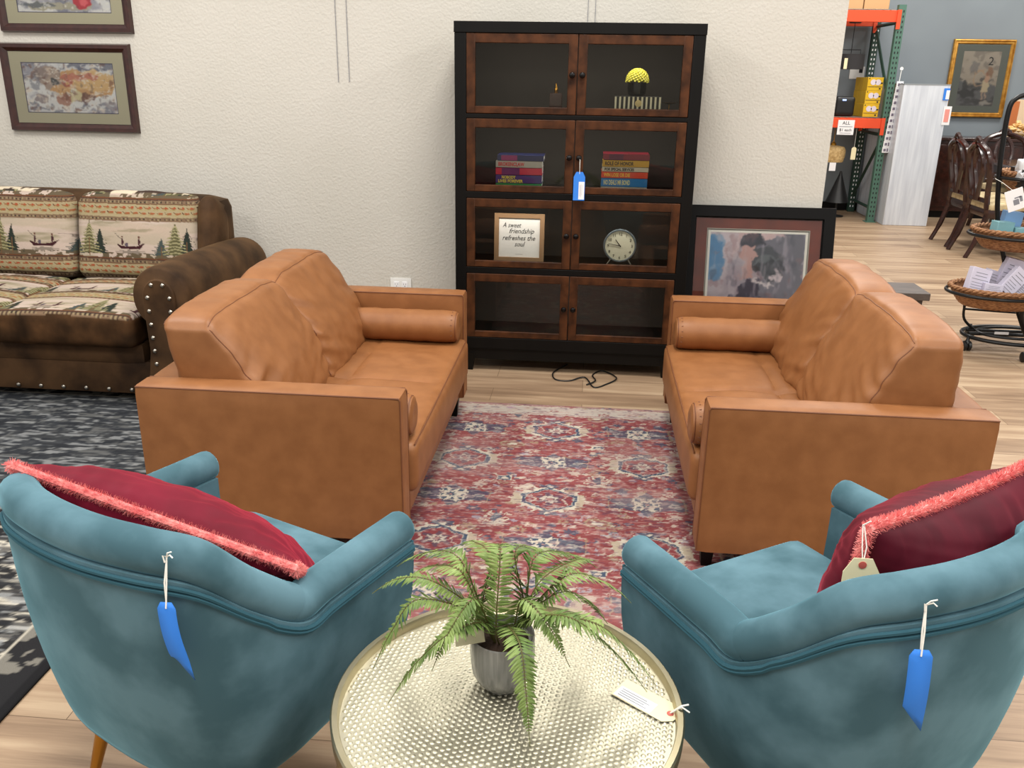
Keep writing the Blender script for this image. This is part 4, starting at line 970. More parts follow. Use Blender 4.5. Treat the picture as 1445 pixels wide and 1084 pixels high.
for s in (-1, 1):
    # arm: scroll section swept along depth
    sec = []
    for k in range(33):
        a = -.35 * PI + (1.70 * PI) * k / 32; sec.append((.148 + .138 * math.cos(a) * (1 if math.cos(a) > 0 else .95), .535 + .138 * math.sin(a)))
    sec = [(.245, .03)] + sec + [(.03, .03)]
    rings = []
    for y, sc_, dz in ((0.0, .93, 0), (.012, .98, 0), (.04, 1, 0), (.25, 1, .0), (.5, 1, -.01), (.75, 1, -.02), (.95, .98, -.03), (.99, .93, -.03)):
        rings.append([(s * (xin - .005 + .148 + (x - .148) * sc_), y, .30 + (z + dz * (z > .3) - .30) * (1 - (1 - sc_) * .4)) for x, z in sec])
    a = MB().loft(rings).build('armrest', MT['suede'], sofa, ang=60)
    # raised front panel with nail heads
    pc = []
    for k in range(17):
        q = PI * k / 16; pc.append((.148 + .075 * math.cos(q), .535 + .085 * math.sin(q)))
    pc = [(.205, .05)] + pc + [(.085, .05)]
    MB().prism([(s * (xin - .005 + x), z) for x, z in pc], -.014, .01).build('arm_panel', MT['suede'], a, bevel=.006)
    npts = [(.148 + .058 * math.cos(q), .538 + .062 * math.sin(q)) for q in (.35 * PI, .65 * PI)] + [(.098 + .001 * k, .535 - .062 * k) for k in range(8)] + [(.200 - .002 * k, .535 - .062 * k) for k in range(8)]
    if s == -1: nail0 = None
    for x, z in npts:
        if nail0 is None:
            nail0 = MB().lathe([(.0105, 0), (.009, .004), (.005, .0065), (.0005, .0075)], 12, T=TR(rx=PI / 2)).build('nailhead', MT['nail'], a); nh = nail0
        else:
            nh = nail0.copy(); col.objects.link(nh)
        nh.parent = a; nh.location = (s * (xin - .005 + x), -.014, z)
for k in range(18):
    nh = nail0.copy(); col.objects.link(nh); nh.parent = sofa; nh.location = (xin - .02 - .113 * k - .06, .059, .065)
# back frame
MB().rbox(xin + .10, .10, .36, .06, (20, 6, 12), bulge=(0, .01, .02), c=(0, .93, .50)).build('back_frame', MT['suede'], sofa)
pitch = .685
fm = MT['fabric']
for k in range(3):
    xc = xin - .34 - pitch * k; w2 = pitch / 2 - .002
    # seat cushion
    def sfn(w, u): w = w.copy(); w.z += .012 * (1 - u[0] ** 2) * (u[2] > 0); return w
    o = MB().rbox(w2, .36, .078, .035, (130, 90, 14), bulge=(.004, .012, .016), c=(xc, .345, .365), fn=sfn).build('seat_cushion', fm, sofa)
    cv = fabric_canvas(.7, .76, 50 + k, -.07, .09 - .2 * k)
    cushion_paint(o, cv, lambda co, xc=xc: ((co[:, 0] - xc) / .7 + .5, (co[:, 1] + .02) / .76, (co[:, 2] < .425) | (co[:, 1] < -.012)))
    # back cushion
    def bfn(w, u): w = w.copy(); w.z += -.02 * abs(u[0]) ** 4 * (u[2] > 0) + .006 * noise.noise(Vector((w.x * 9 + k * 7, w.z * 3, 0))); return w
    T = TR((xc, .80, .420), rx=math.radians(-13)) @ Matrix.Translation((0, 0, .230))
    o = MB().rbox(w2, .10, .230, .055, (150, 16, 120), bulge=(0, .03, .012), fn=bfn, T=T).build('back_cushion', fm, sofa)
    cv = fabric_canvas(.7, .55, 60 + k, .045, .0 + .27 * k); cv.rect(0, .7, .47, .6, (70, 56, 50)); cv.noise(.08, .02, (214, 200, 176), .52, .56, 70 + k, 1); cv.a[:int(.47 / .0035)] = fabric_canvas(.7, .55, 60 + k, .045, .0 + .27 * k).a[:int(.47 / .0035)]
    xr = xc + w2
    cushion_paint(o, cv, lambda co, xc=xc, T=T: ((co[:, 0] - xc) / .7 + .5, (co[:, 2] - .425) / .55 + .03, (np.abs(co[:, 0] - xc) > w2 - .012) & (k == 0) | (co[:, 1] > .93)))
for s in (-1, 1):
    MB().rbox(.052, .10, .20, .05, (8, 10, 12), bulge=(.015, .01, .01), T=TR((s * (xin + .040), .845, .660), rx=math.radians(-13))).build('back_wing', MT['suede'], sofa)

# ------------------------------------------------------------------ side table behind the right loveseat
t = empty('side_table', (1.575, 4.57, 0), label='small dark grey wood side table behind the right leather loveseat', cat='table')
MB().box(-.15, .15, -.125, .125, .462, .5).build('tabletop', MT['greywood'], t, bevel=.004)
MB().box(-.125, .125, -.10, .10, .40, .462).build('apron', MT['greywood'], t, bevel=.002)
for x in (-.11, .11):
    for y in (-.085, .085): MB().box(x - .019, x + .019, y - .019, y + .019, 0, .41).build('leg', MT['greywood'], t, bevel=.002)

# ------------------------------------------------------------------ background: pallet rack
rk = empty('pallet_rack', (0, 0, 0), label='green and orange steel pallet rack in the back room', cat='rack')
RX, RY0, RY1 = 3.165, 10.27, 11.08
def post(x, y, m=MT['green']):
    mb = MB(); mb.m = 0; mb.box(x - .038, x + .038, y - .035, y + .035, 0.004, 2.27); mb.m = 1
    for k in range(43):
        for dx in (-.016, .016): mb.box(x + dx - .006, x + dx + .006, y - .0365, y - .035, .06 + k * .0508, .082 + k * .0508)
    mb.m = 0; mb.box(x - .06, x + .06, y - .06, y + .06, 0, .006); return mb.build('upright', [m, MT['ink']], rk, smooth=False)
for xx in (RX, .85):
    post(xx, RY0); p = MB(); mb = MB(); mb.m = 0; mb.box(xx - .038, xx + .038, RY1 - .035, RY1 + .035, 0.004, 2.27); mb.m = 1
    for k in range(43):
        for dx in (-.016, .016): mb.box(xx + dx - .006, xx + dx + .006, RY1 - .0365, RY1 - .035, .06 + k * .0508, .082 + k * .0508)
    mb.build('upright', [MT['dkgreen'], MT['paper']], rk, smooth=False)
    for y0, z0, y1, z1 in ((RY0, 2.1, RY1, 2.1), (RY0, 1.35, RY1, 2.05), (RY0, .95, RY1, .95), (RY0, .9, RY1, .2), (RY0, .15, RY1, .15)):
        MB().tube([(xx, y0 + .03, z0), (xx, y1 - .03, z1)], .018, 4).build('brace', MT['dkgreen'], rk, smooth=False)
for z0, z1 in ((2.10, 2.215), (1.02, 1.125)):
    for y in (RY0, RY1):
        MB().box(.89, RX - .04, y - .028, y + .028, z0, z1).build('beam', MT['orange'], rk, bevel=.003)
        mb = MB().box(RX - .045, RX - .005, y - .042, y - .034, z0 - .07, z1 + .005).build('bracket', MT['orange'], rk, smooth=False)
    mb = MB()
    for k in range(30): mb.box(.95 + k * .075, .956 + k * .075, RY0 - .03, RY1 + .03, z1, z1 + .006)
    for k in range(8): mb.box(.9, RX - .06, RY0 + k * .11, RY0 + .006 + k * .11, z1 + .006, z1 + .012)
    mb.build('wire_deck', MT['nail'], rk, smooth=False)
DZ = 1.1375
def ybox(x, y, z, lb):
    t = empty('light_bulb_box', (x, y, z), label=lb, cat='box', group='yellow printed boxes stacked on the pallet rack')
    mb = MB(); mb.m = 0; mb.box(-.082, .082, 0, .155, 0, .136).build('carton', MT['yellow'], t, bevel=.002)
    MB().lathe([(.03, 0), (.03, .0015)], 16, T=TR((-.022, -.0002, .085), rx=PI / 2)).lathe([(.03, 0), (.03, .0015)], 16, T=TR((.028, -.0002, .085), rx=PI / 2)).build('printed_picture', mat('lilac', (214, 204, 214), .6), t)
    MB().box(-.075, .075, -.0012, 0, .036, .041).box(.045, .062, -.0012, 0, .012, .028).box(-.072, -.06, -.0012, 0, .118, .128).box(.05, .078, -.0012, 0, .07, .084).build('printed_text', MT['ink'], t, smooth=False)
    return t
lbs = {}
for k in range(3):
    for j in range(3):
        ybox(3.013 + .004 * (k - 1), 10.30 + j * .158, DZ + .1375 * k, ['yellow printed box, %s of the rack stack, %s' % (('bottom layer', 'middle layer', 'top layer')[k], ('front one', 'one behind the front box', 'rearmost one')[j])][0])
t = empty('speaker_box', (2.725, 10.36, DZ), label='black rounded device with a small blue light on the rack shelf', cat='speaker')
MB().rbox(.105, .08, .105, .03, (8, 8, 8), c=(0, 0, .105)).build('body', MT['black'], t)
MB().box(-.035, .005, -.083, -.079, .165, .18).build('display_light', mat('blue_light', (150, 180, 255), .5, emit=2), t, smooth=False)
t = empty('shelf_sign', (2.752, RY0 - .032, 1.03), label='white ALL price sign hanging on the lower orange rack beam', cat='sign')
MB().box(-.088, .088, -.002, 0, -.083, .073).build('card', MT['paper'], t, smooth=False)
text_part('lettering', 'ALL', .05, (0, -.003, .025), (PI / 2, 0, 0), MT['ink'], t, align='CENTER'); text_part('lettering', '$1 each', .042, (0, -.003, -.045), (PI / 2, 0, 0), MT['ink'], t, align='CENTER')
MB().box(-.07, .07, -.003, -.002, .0, .006).box(-.06, .06, -.003, -.002, -.068, -.063).build('small_print', MT['greyink'], t, smooth=False)
for i, (x0, x1, lb) in enumerate(((2.36, 2.79, 'brown cardboard carton on top of the rack, nearer the cream wall'), (2.80, 3.06, 'brown cardboard carton at the right end of the rack top'))):
    t = empty('cardboard_carton', ((x0 + x1) / 2, 10.36, 2.2275), label=lb, cat='carton', group='cartons on top of the rack'); w = (x1 - x0) / 2
    MB().box(-w, w, 0, .4, 0, .3).build('box_body', MT['kraft'], t, bevel=.003); MB().box(-w - .001, w + .001, -.001, .002, .13, .15).build('tape', MT['tape'], t, smooth=False)
# pendant lamp
t = empty('pendant_lamp', (2.77, 10.5, 1.63), label='charcoal drum shade pendant lamp hanging under the top rack beam', cat='lamp')
MB().lathe([(.145, 0), (.148, 0), (.148, .155), (.145, .155)], 32, cap=False).build('lamp_shade', MT['shade'], t)
MB().tube([(0, 0, .155), (0, 0, .58)], .004, 6).tube([(-.1, 0, .15), (-.1, 0, .2), (.1, 0, .2), (.1, 0, .15)], .004, 6).tube([(-.145, 0, .152), (.145, 0, .152)], .004, 6).build('rod', MT['blackmetal'], t)
MB().lathe([(.06, .47), (.065, .485), (.02, .51), (.004, .515)], 20, T=None).build('canopy', mat('bronze', (64, 34, 28), .4, .4), t)
MB().box(-.10, -.065, -.15, -.149, .0, .11).build('paper_tag', MT['manila'], t, smooth=False)
# wicker pendant
t = empty('wicker_pendant', (2.70, 10.45, .64), label='tan woven pendant shade with a brass cap on the rack below the orange beam', cat='lamp')
MB().lathe([(.125, 0), (.14, .06), (.14, .13), (.12, .165), (.05, .178), (.02, .18)], 28, cap=False).build('lamp_shade', MT['rattan'], t)
MB().lathe([(.03, .178), (.03, .20), (.012, .215), (.006, .23)], 14).tube([(0, 0, .22), (0, 0, .40)], .004, 6).build('brass_cap', MT['gold'], t)
MB().box(-.05, .02, -.142, -.140, -.09, .0).build('paper_tag', MT['paper'], t, smooth=False)
t = empty('hang_tag', (2.885, 10.28, .77), label='cream hang tag dangling beside the tan woven pendant shade', cat='tag')
MB().prism([(-.026, -.09), (.026, -.09), (.026, .03), (.012, .045), (-.012, .045), (-.026, .03)], -.001, .001).build('card', MT['manila'], t, smooth=False)
MB().tube([(0, 0, .03), (0, .0, .25)], .0015, 5).build('string', MT['string'], t)
t = empty('cone_shade', (2.87, 10.62, 0.0), label='black cone shaped lampshade low at the left of the rack', cat='lamp')
MB().lathe([(.13, .17), (.02, .48), (.012, .52), (.001, .522)], 24).build('lamp_shade', MT['black'], t); MB().lathe([(.09, 0), (.09, .012), (.012, .016), (.012, .2)], 20).build('base', MT['black'], t)
# clip strip
t = empty('clip_strip', (3.225, RY0 - .045, .82), label='white hanging clip strip on the green rack upright', cat='strip')
MB().tube([(-.008, 0, .0), (.012, 0, .62), (.02, 0, .80)], .004, 5).lathe([(.018, 0), (.018, .004)], 12, T=TR((.02, 0, .82), rx=PI / 2)).build('strip', MT['white'], t)
p0 = None
for k in range(12):
    z = 1.50 - k * .062; x = 3.25 - k * .0042
    if p0 is None:
        p0 = empty('hanging_pack', (x, RY0 - .062, z), label='small white packet hanging on the clip strip', cat='packet', group='small packets hanging on the clip strip')
        MB().box(-.042, .034, -.004, .004, -.05, .012, TR(rz=.25)).build('packet_card', MT['paper'], p0, smooth=False); MB().box(-.03, -.002, -.006, -.004, -.035, -.008, TR(rz=.25)).box(.008, .024, -.006, -.004, -.04, -.004, TR(rz=.25)).build('packet_print', mat('violet_grey', (120, 112, 128), .6), p0, smooth=False); c = p0
    else:
        c = copy_tree(p0); c.location = (x, RY0 - .062, z)
    c['label'] = 'small white packet hanging on the clip strip at the rack'
# switch plate on blue wall
t = empty('wall_plate', (3.05, 11.2, 1.60), label='white switch plate on the blue wall seen through the rack', cat='outlet')
MB().rbox(.085, .006, .07, .005, (4, 2, 4), c=(0, -.006, 0)).build('cover_plate', MT['white'], t); MB().box(.02, .06, -.016, -.012, .0, .04).build('switch', MT['ink'], t, smooth=False)

# wrapped tall panel carton
t = empty('wrapped_panel', (3.475, 10.04, 0), label='tall white plastic wrapped carton standing at the end of the rack', cat='carton')
MB().box(-.235, .24, 0, 1.05, 0, 1.488).build('carton', MT['wrap'], t, bevel=.006)
MB().box(-.236, .242, -.002, 1.0, 1.478, 1.49).build('top_edge', mat('greyedge', (140, 146, 150), .5), t, smooth=False)
t = empty('blue_sticker_tag', (3.713, 10.0375, 1.40), label='blue and white tag stuck on the wrapped carton corner', cat='tag')
MB().box(-.06, .0, -.004, 0, -.07, .05).build('card', MT['blue'], t, smooth=False); MB().box(-.035, .0, -.006, -.004, -.06, .03).build('sticker', MT['paper'], t, smooth=False)
t = empty('red_label_card', (3.722, 10.0375, 1.27), label='white card with red print hanging from the wrapped carton', cat='tag')
MB().box(-.04, .04, -.004, 0, -.19, .0).build('card', MT['paper'], t, smooth=False); MB().box(-.025, .022, -.006, -.004, -.16, -.03).build('red_print', mat('salmon', (230, 150, 140), .7), t, smooth=False)

# gold framed picture
t = empty('framed_picture', (4.43, 11.19, 1.555), label='gold framed picture of a pale figure with a number 2 on the blue wall', cat='picture')
frame_bars(t, .69, .86, .055, .035, MT['goldframe'], ((0, 0), (.1, .9), (.3, 1), (.45, .6), (.8, .7), (1, .4)))
mat_board(t, .59, .76, .42, .60, -.012, MT['mat_grey'])
cv = Canvas(.42, .60, .006, (178, 164, 150)); cv.noise(.2, .1, (196, 186, 176), .45, .6, 81, .7); cv.poly([(.0, 0), (.42, 0), (.42, .22), (.3, .26), (.1, .22), (.0, .27)], (104, 104, 108)); cv.noise(.08, .05, (52, 50, 52), .52, .6, 82, .6)
cv.put((cv.Y > .3), (186, 174, 162), .6); cv.ell(.1, .14, .09, .05, (44, 42, 44), .9, wob=.2, k=5); cv.ell(.07, .22, .04, .05, (54, 52, 54), .9); cv.ell(.22, .3, .07, .1, (196, 160, 130), .8, inner=.8); cv.ell(.14, .42, .05, .06, (128, 126, 128), .7, wob=.2, k=5)
cv.poly([(.25, .15), (.34, .15), (.325, .28), (.27, .28)], (214, 196, 164)); cv.ell(.30, .30, .03, .045, (204, 164, 140)); cv.ell(.30, .35, .018, .022, (170, 120, 96)); cv.rect(.27, .285, .04, .15, (190, 160, 140)); cv.rect(.305, .32, .04, .15, (190, 160, 140)); cv.poly([(.29, .42), (.36, .42), (.35, .3), (.30, .36)], (150, 110, 84), .8)
cv.ell(.2, .05, .14, .025, (60, 58, 60), .8, wob=.15, k=7); cv.ell(.33, .03, .08, .02, (200, 190, 180), .7)
cv.blur(1); cv.warp(.012, .05, 2); cv.blur(1); painted_plane('artwork', cv, MT['paint'], t, 'xz', (-.21, -.010, -.30))
text_part('numeral', '2', .13, (.075, -.0115, .15), (PI / 2, 0, 0), MT['ink'], t)
MB().box(-.29, .29, -.017, -.016, -.375, .375).build('glass_pane', MT['picglass'], t, smooth=False)

# sideboard, dining table
t = empty('sideboard', (5.0, 10.75, 0), label='long dark cherry sideboard against the blue wall under the gold frame', cat='sideboard')
MB().box(-1.12, 1.5, 0, .38, .08, .88).build('body', MT['cherry'], t, bevel=.004); MB().box(-1.15, 1.53, -.03, .40, .88, .915).build('top', MT['cherry'], t, bevel=.006); MB().box(-1.08, 1.46, .03, .36, 0, .08).build('plinth', MT['black_wood'], t, smooth=False)
for k in range(4): MB().box(-1.07 + k * .65, -.49 + k * .65, -.012, .004, .13, .84).build('door', MT['cherry'], t, bevel=.012, seg=1)
t = empty('dining_table', (4.55, 9.0, 0), label='dark polished cherry dining table among the carved chairs', cat='table')
MB().rbox(.52, .85, .02, .018, (10, 14, 3), c=(0, 0, .74)).build('tabletop', MT['cherry'], t); MB().box(-.42, .42, -.75, .75, .64, .722).build('apron', MT['cherry'], t, bevel=.004)
for y in (-.45, .45): MB().lathe([(.16, 0), (.14, .05), (.05, .12), (.06, .25), (.10, .38), (.05, .52), (.12, .64)], 20, c=(0, y, 0)).build('pedestal', MT['cherry'], t)
def dining_chair(name, loc, rz, label):
    # local: front +x, width along y
    t = empty(name, loc, rz, label, 'chair', 'carved dark dining chairs around the table'); C = MT['cherry']
    MB().rbox(.235, .23, .035, .02, (8, 8, 4), bulge=(0, 0, .012), c=(.25, 0, .455)).build('seat', MT['seatcream'], t)
    MB().rbox(.24, .235, .04, .012, (8, 8, 3), c=(.25, 0, .40)).build('seat_rail', C, t)
    for s in (-1, 1):
        MB().tube(smooth_path([(-.10, s * .205, 0), (-.035, s * .205, .16), (.015, s * .205, .36), (.015, s * .205, .44)], 4), [.021] * 4 + [.026] * 4 + [.028] * 5, 8).build('leg', C, t)
        MB().tube(smooth_path([(.47, s * .2, 0), (.445, s * .19, .05), (.455, s * .2, .25), (.45, s * .2, .38)], 4), [.02] + [.014] * 4 + [.02] * 3 + [.03] * 5, 8).build('leg', C, t)
    for s in (-1, 1):
        MB().tube(smooth_path([(.015, s * .19, .44), (.0, s * .185, .58), (-.03, s * .225, .78), (-.06, s * .20, .92), (-.075, s * .11, .975), (-.08, s * .02, 1.0)], 6), .026, 8).build('back_stile', C, t)
    MB().tube(smooth_path([(-.08, -.11, .965), (-.085, -.05, 1.01), (-.09, 0, 1.035), (-.085, .05, 1.01), (-.08, .11, .965)], 5), [.012] * 5 + [.022] * 5 + [.03] * 1 + [.022] * 5 + [.012] * 5, 8).build('crest_carving', C, t)
    for s in (-1, 1):
        MB().tube(smooth_path([(-.015, s * .02, .50), (-.02, s * .035, .62), (-.035, s * .085, .76), (-.055, s * .075, .88), (-.075, s * .02, .96)], 5), .021, 8).build('splat', C, t)
    MB().box(-.01, .01, -.19, .19, .49, .53).build('cross_rail', C, t, bevel=.006)
    return t
dining_chair('dining_chair', (3.52, 8.41, 0), 0, 'carved dark dining chair nearest the wicker basket stand')
dining_chair('dining_chair', (3.55, 8.96, 0), 0, 'carved dark dining chair closest to the white wrapped carton')
dining_chair('dining_chair', (4.42, 10.10, 0), -PI / 2, 'carved dark dining chair at the far end of the table, before the sideboard')
t = empty('flower_arrangement', (4.83, 10.85, .916), label='small bowl of pale orange flowers on the sideboard at the right edge', cat='flowers')
MB().lathe([(.05, 0), (.09, .03), (.10, .05), (.001, .05)], 18).build('bowl', MT['rattan'], t)
mb = MB(); rs = random.Random(3)
for k in range(26):
    a = rs.random() * 6.28; r = rs.random() * .1; mb.lathe([(.004, -.02), (.03, 0), (.026, .012), (.004, .016)], 7, c=(r * math.cos(a), r * math.sin(a), .07 + .09 * (1 - r / .1) + rs.random() * .03))
mb.build('blossoms', mat('peach_petals', (226, 170, 90), .7, c2=(244, 214, 160), vs=30), t)
t = empty('canvas_print', (4.93, 11.05, .916), label='beige and orange canvas standing on the sideboard at the right edge', cat='picture')
MB().box(-.12, .25, 0, .03, 0, .42).build('canvas', mat('beige_canvas', (226, 200, 168), .8), t, bevel=.003); MB().box(-.12, -.04, -.002, 0, .02, .4).build('painted_panel', mat('orange_panel', (190, 110, 60), .7), t, smooth=False)

# ------------------------------------------------------------------ wicker basket stand
st = empty('basket_stand', (2.55, 5.25, 0), label='black metal rolling stand with wicker baskets at the right edge', cat='stand')
def L3(x, y, z): return (x - 2.55, y - 5.25, z)
mb = MB(); mb.tube([L3(2.56 + .30 * math.cos(a), 5.24 + .21 * math.sin(a), .085) for a in [2 * PI * k / 40 for k in range(40)]], .012, 8, loop=True)
mb.tube([L3(2.56 + .22 * math.cos(a), 5.24 + .13 * math.sin(a), .10) for a in [2 * PI * k / 40 for k in range(40)]], .009, 8, loop=True)
mb.tube([L3(2.28, 5.22, .095), L3(2.84, 5.22, .095)], .012, 8).tube([L3(2.30, 5.30, .095), L3(2.82, 5.30, .095)], .010, 8).build('base_ring', MT['blackmetal'], st)
MB().box(-.13, -.05, -.05, -.046, .10, .115).build('base_label', MT['paper'], st, smooth=False)
mb = MB(); mb.tube(smooth_path([L3(2.62, 5.26, .10), L3(2.50, 5.27, .35), L3(2.36, 5.28, .70), L3(2.31, 5.28, .95), L3(2.29, 5.28, 1.15), L3(2.285, 5.28, 1.36), L3(2.31, 5.28, 1.425), L3(2.38, 5.28, 1.45), L3(2.50, 5.28, 1.45), L3(2.75, 5.28, 1.45), L3(2.83, 5.28, 1.40), L3(2.85, 5.28, 1.2), L3(2.86, 5.28, .7), L3(2.84, 5.28, .10)], 6), .0135, 10)
mb.build('main_post', MT['blackmetal'], st)
MB().tube(smooth_path([L3(2.52, 5.10, .42), L3(2.50, 5.10, .25), L3(2.58, 5.14, .10)], 5), .014, 8).build('strut', MT['blackmetal'], st)
MB().tube(smooth_path([L3(2.27, 5.30, .34), L3(2.262, 5.30, .24), L3(2.275, 5.30, .16), L3(2.34, 5.30, .10)], 5), .008, 8).tube([L3(2.26, 5.33, .255), L3(2.90, 5.33, .20)], .007, 8).tube([L3(2.30, 5.40, .24), L3(2.30, 5.40, .20), L3(2.90, 5.42, .17)], .007, 8).build('arc_strut', MT['blackmetal'], st)
for x, y in ((2.265, 5.175), (2.515, 4.985), (2.40, 5.48), (2.85, 5.15)):
    c = empty('castor', L3(x, y, .0)); c.parent = st
    for s in (-1, 1): MB().lathe([(.004, 0), (.026, 0), (.029, .004), (.029, .015), (.022, .019), (.004, .019)], 20, T=TR((s * .004, 0, .030), ry=s * PI / 2)).build('wheel', MT['black'], c)
    MB().lathe([(.016, .030), (.02, .05), (.012, .062), (.006, .085)], 12).build('fork', MT['black'], c)
def basket(cx, cy, zr, rx, ry, depth, sc_b=.72):
    b = empty('basket', L3(cx, cy, zr)); b.parent = st
    seg = 64
    def ring(k, z, wv=0): return [((rx * k + wv * (.003 if (i % 2) else -.003)) * math.cos(2 * PI * i / seg), (ry * k + wv * (.003 if (i % 2) else -.003)) * math.sin(2 * PI * i / seg), z) for i in range(seg)]
    rings = []
    for j in range(11):
        f = j / 10; rings.append(ring(sc_b + (1 - sc_b) * f ** .7, -depth + depth * f, 1 if j % 2 else -1))
    mb = MB(); mb.loft(rings, True, False); mb.loft([ring(sc_b, -depth), ring(.01, -depth)], True, False)
    o = mb.build('weave', MT['wicker'], b); s = o.modifiers.new('s', 'SOLIDIFY'); s.thickness = .006
    mb = MB()
    for q in range(3):
        P = []
        for i in range(160):
            a = 2 * PI * i / 160; tw = a * 16 + q * 2.094; P.append(((rx + .008 * math.cos(tw)) * math.cos(a), (ry + .008 * math.cos(tw)) * math.sin(a), .008 + .008 * math.sin(tw)))
        mb.tube(P, .0075, 6, loop=True)
    mb.build('rim', MT['wicker'], b)
    MB().tube([((rx + .018) * math.cos(a), (ry + .018) * math.sin(a), -.02) for a in [2 * PI * k / 48 for k in range(48)]], .010, 8, loop=True).build('ring_support', MT['blackmetal'], b)
basket(2.40, 5.20, .375, .275, .20, .10); basket(2.49, 5.27, .70, .27, .20, .10); basket(2.585, 5.30, 1.02, .26, .19, .10)
WB = mat('lilac_carton', (208, 204, 222), .5)
def carton(x, y, z, w, d, h, rot, label, m=WB, group='small white cartons in the lowest basket', pr=True):
    t = empty('small_carton', (x, y, z), label=label, cat='box', group=group); t.rotation_euler = rot
    MB().box(-w / 2, w / 2, -d / 2, d / 2, 0, h).build('carton', m, t, bevel=.002)
    if pr:
        mb = MB(); mb.box(-w * .42, w * .42, -d / 2 - .001, -d / 2, h * .55, h * .57)
        for k in range(4): mb.box(-w * .38, w * (.3 - .1 * (k % 2)), -d / 2 - .001, -d / 2, h * (.12 + .1 * k), h * (.135 + .1 * k))
        for k in range(2): mb.box(-w * .3, w * .3, -d / 2 - .001, -d / 2, h * (.68 + .12 * k), h * (.70 + .12 * k))
        mb.build('print', MT['greyink'], t, smooth=False)
carton(2.235, 5.16, .35, .115, .05, .15, (-.15, .22, .05), 'small white printed carton standing at the left of the lowest basket')
carton(2.315, 5.12, .345, .10, .06, .075, (-.1, .08, -.1), 'short white carton low in the front of the lowest basket')
carton(2.385, 5.13, .37, .095, .045, .16, (-.2, .70, 0), 'white printed carton tilted steeply in the middle of the lowest basket')
carton(2.48, 5.16, .345, .13, .06, .11, (-.2, .62, .1), 'white printed carton tilted at the right of the lowest basket')
carton(2.43, 5.26, .35, .11, .05, .20, (.05, .25, 0), 'white carton standing highest at the back of the lowest basket')
carton(2.33, 5.24, .35, .08, .04, .13, (0, .3, .3), 'small white carton behind the tilted ones in the lowest basket')
TL = mat('teal_carton', (128, 176, 184), .45); LB = mat('light_blue_carton', (120, 160, 205), .4)
carton(2.352, 5.235, .645, .10, .07, .115, (0, .05, .15), 'aqua green carton at the left of the middle basket', TL, 'boxes in the middle basket', False)
carton(2.475, 5.215, .645, .12, .07, .085, (0, 0, -.1), 'flat pale aqua carton at the front of the middle basket', TL, 'boxes in the middle basket', False)
carton(2.42, 5.31, .65, .10, .06, .16, (0, .1, 0), 'light blue carton standing behind the aqua ones in the middle basket', LB, 'boxes in the middle basket', False)
carton(2.46, 5.24, .965, .16, .12, .11, (0, -.15, .1), 'black boxed item lying in the top basket', MT['black'], 'items in the top basket', False)
t = empty('plastic_bag', (2.40, 5.20, 1.03), label='crumpled clear and white bag at the left of the top basket', cat='bag')
def crm(w, u): w = w.copy(); d = noise.noise_vector(w * 28); return w + d * .022
MB().rbox(.045, .035, .055, .02, (10, 10, 10), fn=crm, c=(0, 0, .02)).build('bag', mat('crumpled_film', (214, 216, 220), .25), t)
t = empty('stand_card', (2.315, 5.14, .955), label='white card with a small printed sketch tied to the basket stand post', cat='card'); t.rotation_euler = (0, math.radians(-22), 0)
MB().box(-.035, .062, -.001, .001, -.13, -.012).build('card', MT['paper'], t, smooth=False); MB().box(.0, .03, -.002, -.001, -.10, -.07).box(.01, .045, -.002, -.001, -.065, -.058).box(.035, .05, -.002, -.001, -.09, -.06).build('print', MT['greyink'], t, smooth=False)
MB().tube([(.01, 0, -.015), (-.01, .06, .03), (-.018, .13, .05)], .0012, 5).build('string', MT['string'], t)

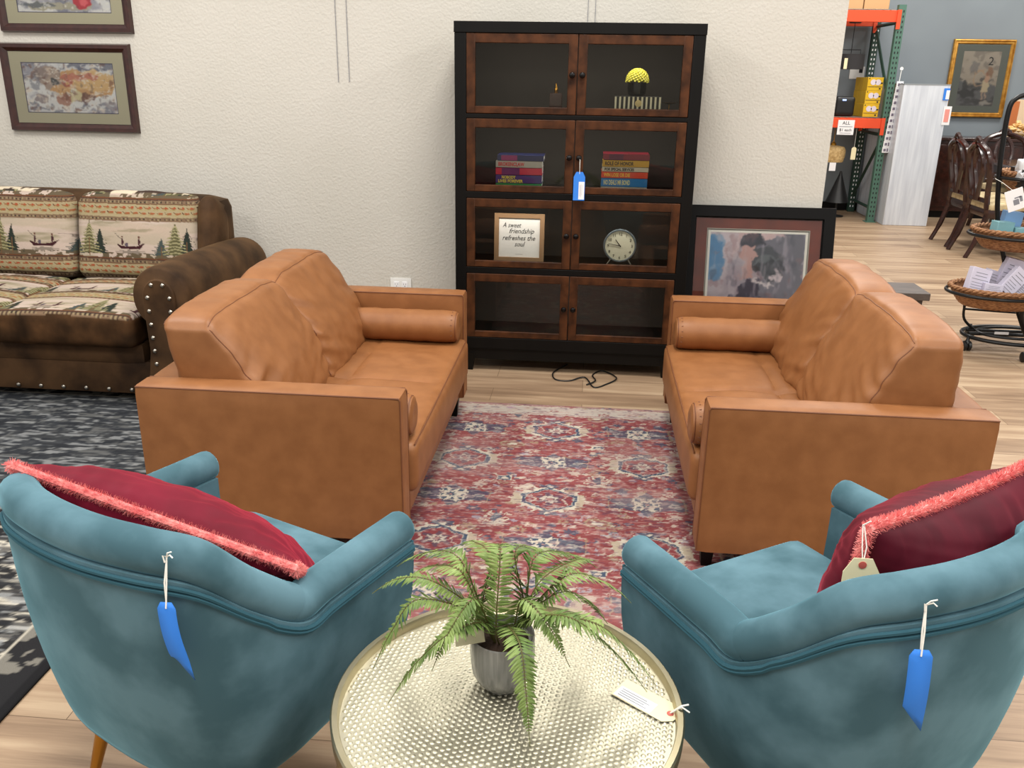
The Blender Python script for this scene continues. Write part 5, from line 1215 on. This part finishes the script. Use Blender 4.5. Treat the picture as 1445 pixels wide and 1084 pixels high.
# ------------------------------------------------------------------ lights
def area(x, y, z, sx_, sy_, e, c=(1, .96, .90)):
    l = bpy.data.lights.new('ceiling_lamp', 'AREA'); l.shape = 'RECTANGLE'; l.size = sx_; l.size_y = sy_; l.energy = e; l.color = c
    o = bpy.data.objects.new('ceiling_lamp', l); col.objects.link(o); o.location = (x, y, z); return o
for x in (-2.6, 0.0, 2.6):
    for y in (0.2, 3.0): area(x, y, 3.3, .6, 1.2, 60)
for x in (1.5, 4.2): area(x, 6.3, 3.6, .6, 1.2, 85)
for x in (2.6, 4.8): area(x, 9.3, 3.9, .6, 1.2, 70)
for z in (1.684, 1.298, .913, .529):   # unseen strip lights added under each bookcase shelf to brighten the items
    l = bpy.data.lights.new('shelf_fill', 'AREA'); l.shape = 'RECTANGLE'; l.size = 1.0; l.size_y = .02; l.energy = 2.4; l.color = (1, .93, .84)
    o = bpy.data.objects.new('shelf_fill', l); col.objects.link(o); o.location = ((BX0 + BX1) / 2, BY + .028, z); o.rotation_euler = (math.radians(12), 0, 0)
w = bpy.data.worlds.new('world'); sc.world = w; w.use_nodes = True
bg = w.node_tree.nodes['Background']; bg.inputs[0].default_value = (1, .975, .94, 1); bg.inputs[1].default_value = .62

# ------------------------------------------------------------------ camera
F, th, ro, ya = 1225., .341, .0168, .0862
f = Vector((-math.sin(ya) * math.cos(th), math.cos(ya) * math.cos(th), -math.sin(th))); r = Vector((math.cos(ya), math.sin(ya), 0)); u = r.cross(f)
r2 = r * math.cos(ro) + u * math.sin(ro); u2 = -r * math.sin(ro) + u * math.cos(ro)
cd = bpy.data.cameras.new('camera'); cam = bpy.data.objects.new('camera', cd); col.objects.link(cam)
cam.matrix_world = Matrix(((r2.x, u2.x, -f.x, 0), (r2.y, u2.y, -f.y, 0), (r2.z, u2.z, -f.z, 1.5), (0, 0, 0, 1)))
cd.sensor_width = 36; cd.lens = F / 1445 * 36; cd.clip_start = .05; cd.clip_end = 100
sc.camera = cam
sc.view_settings.view_transform = 'Standard'; sc.view_settings.look = 'None'; sc.view_settings.exposure = 0.0; sc.view_settings.gamma = 1.0
sc.cycles.max_bounces = 6; sc.cycles.diffuse_bounces = 3; sc.cycles.caustics_reflective = False; sc.cycles.caustics_refractive = False
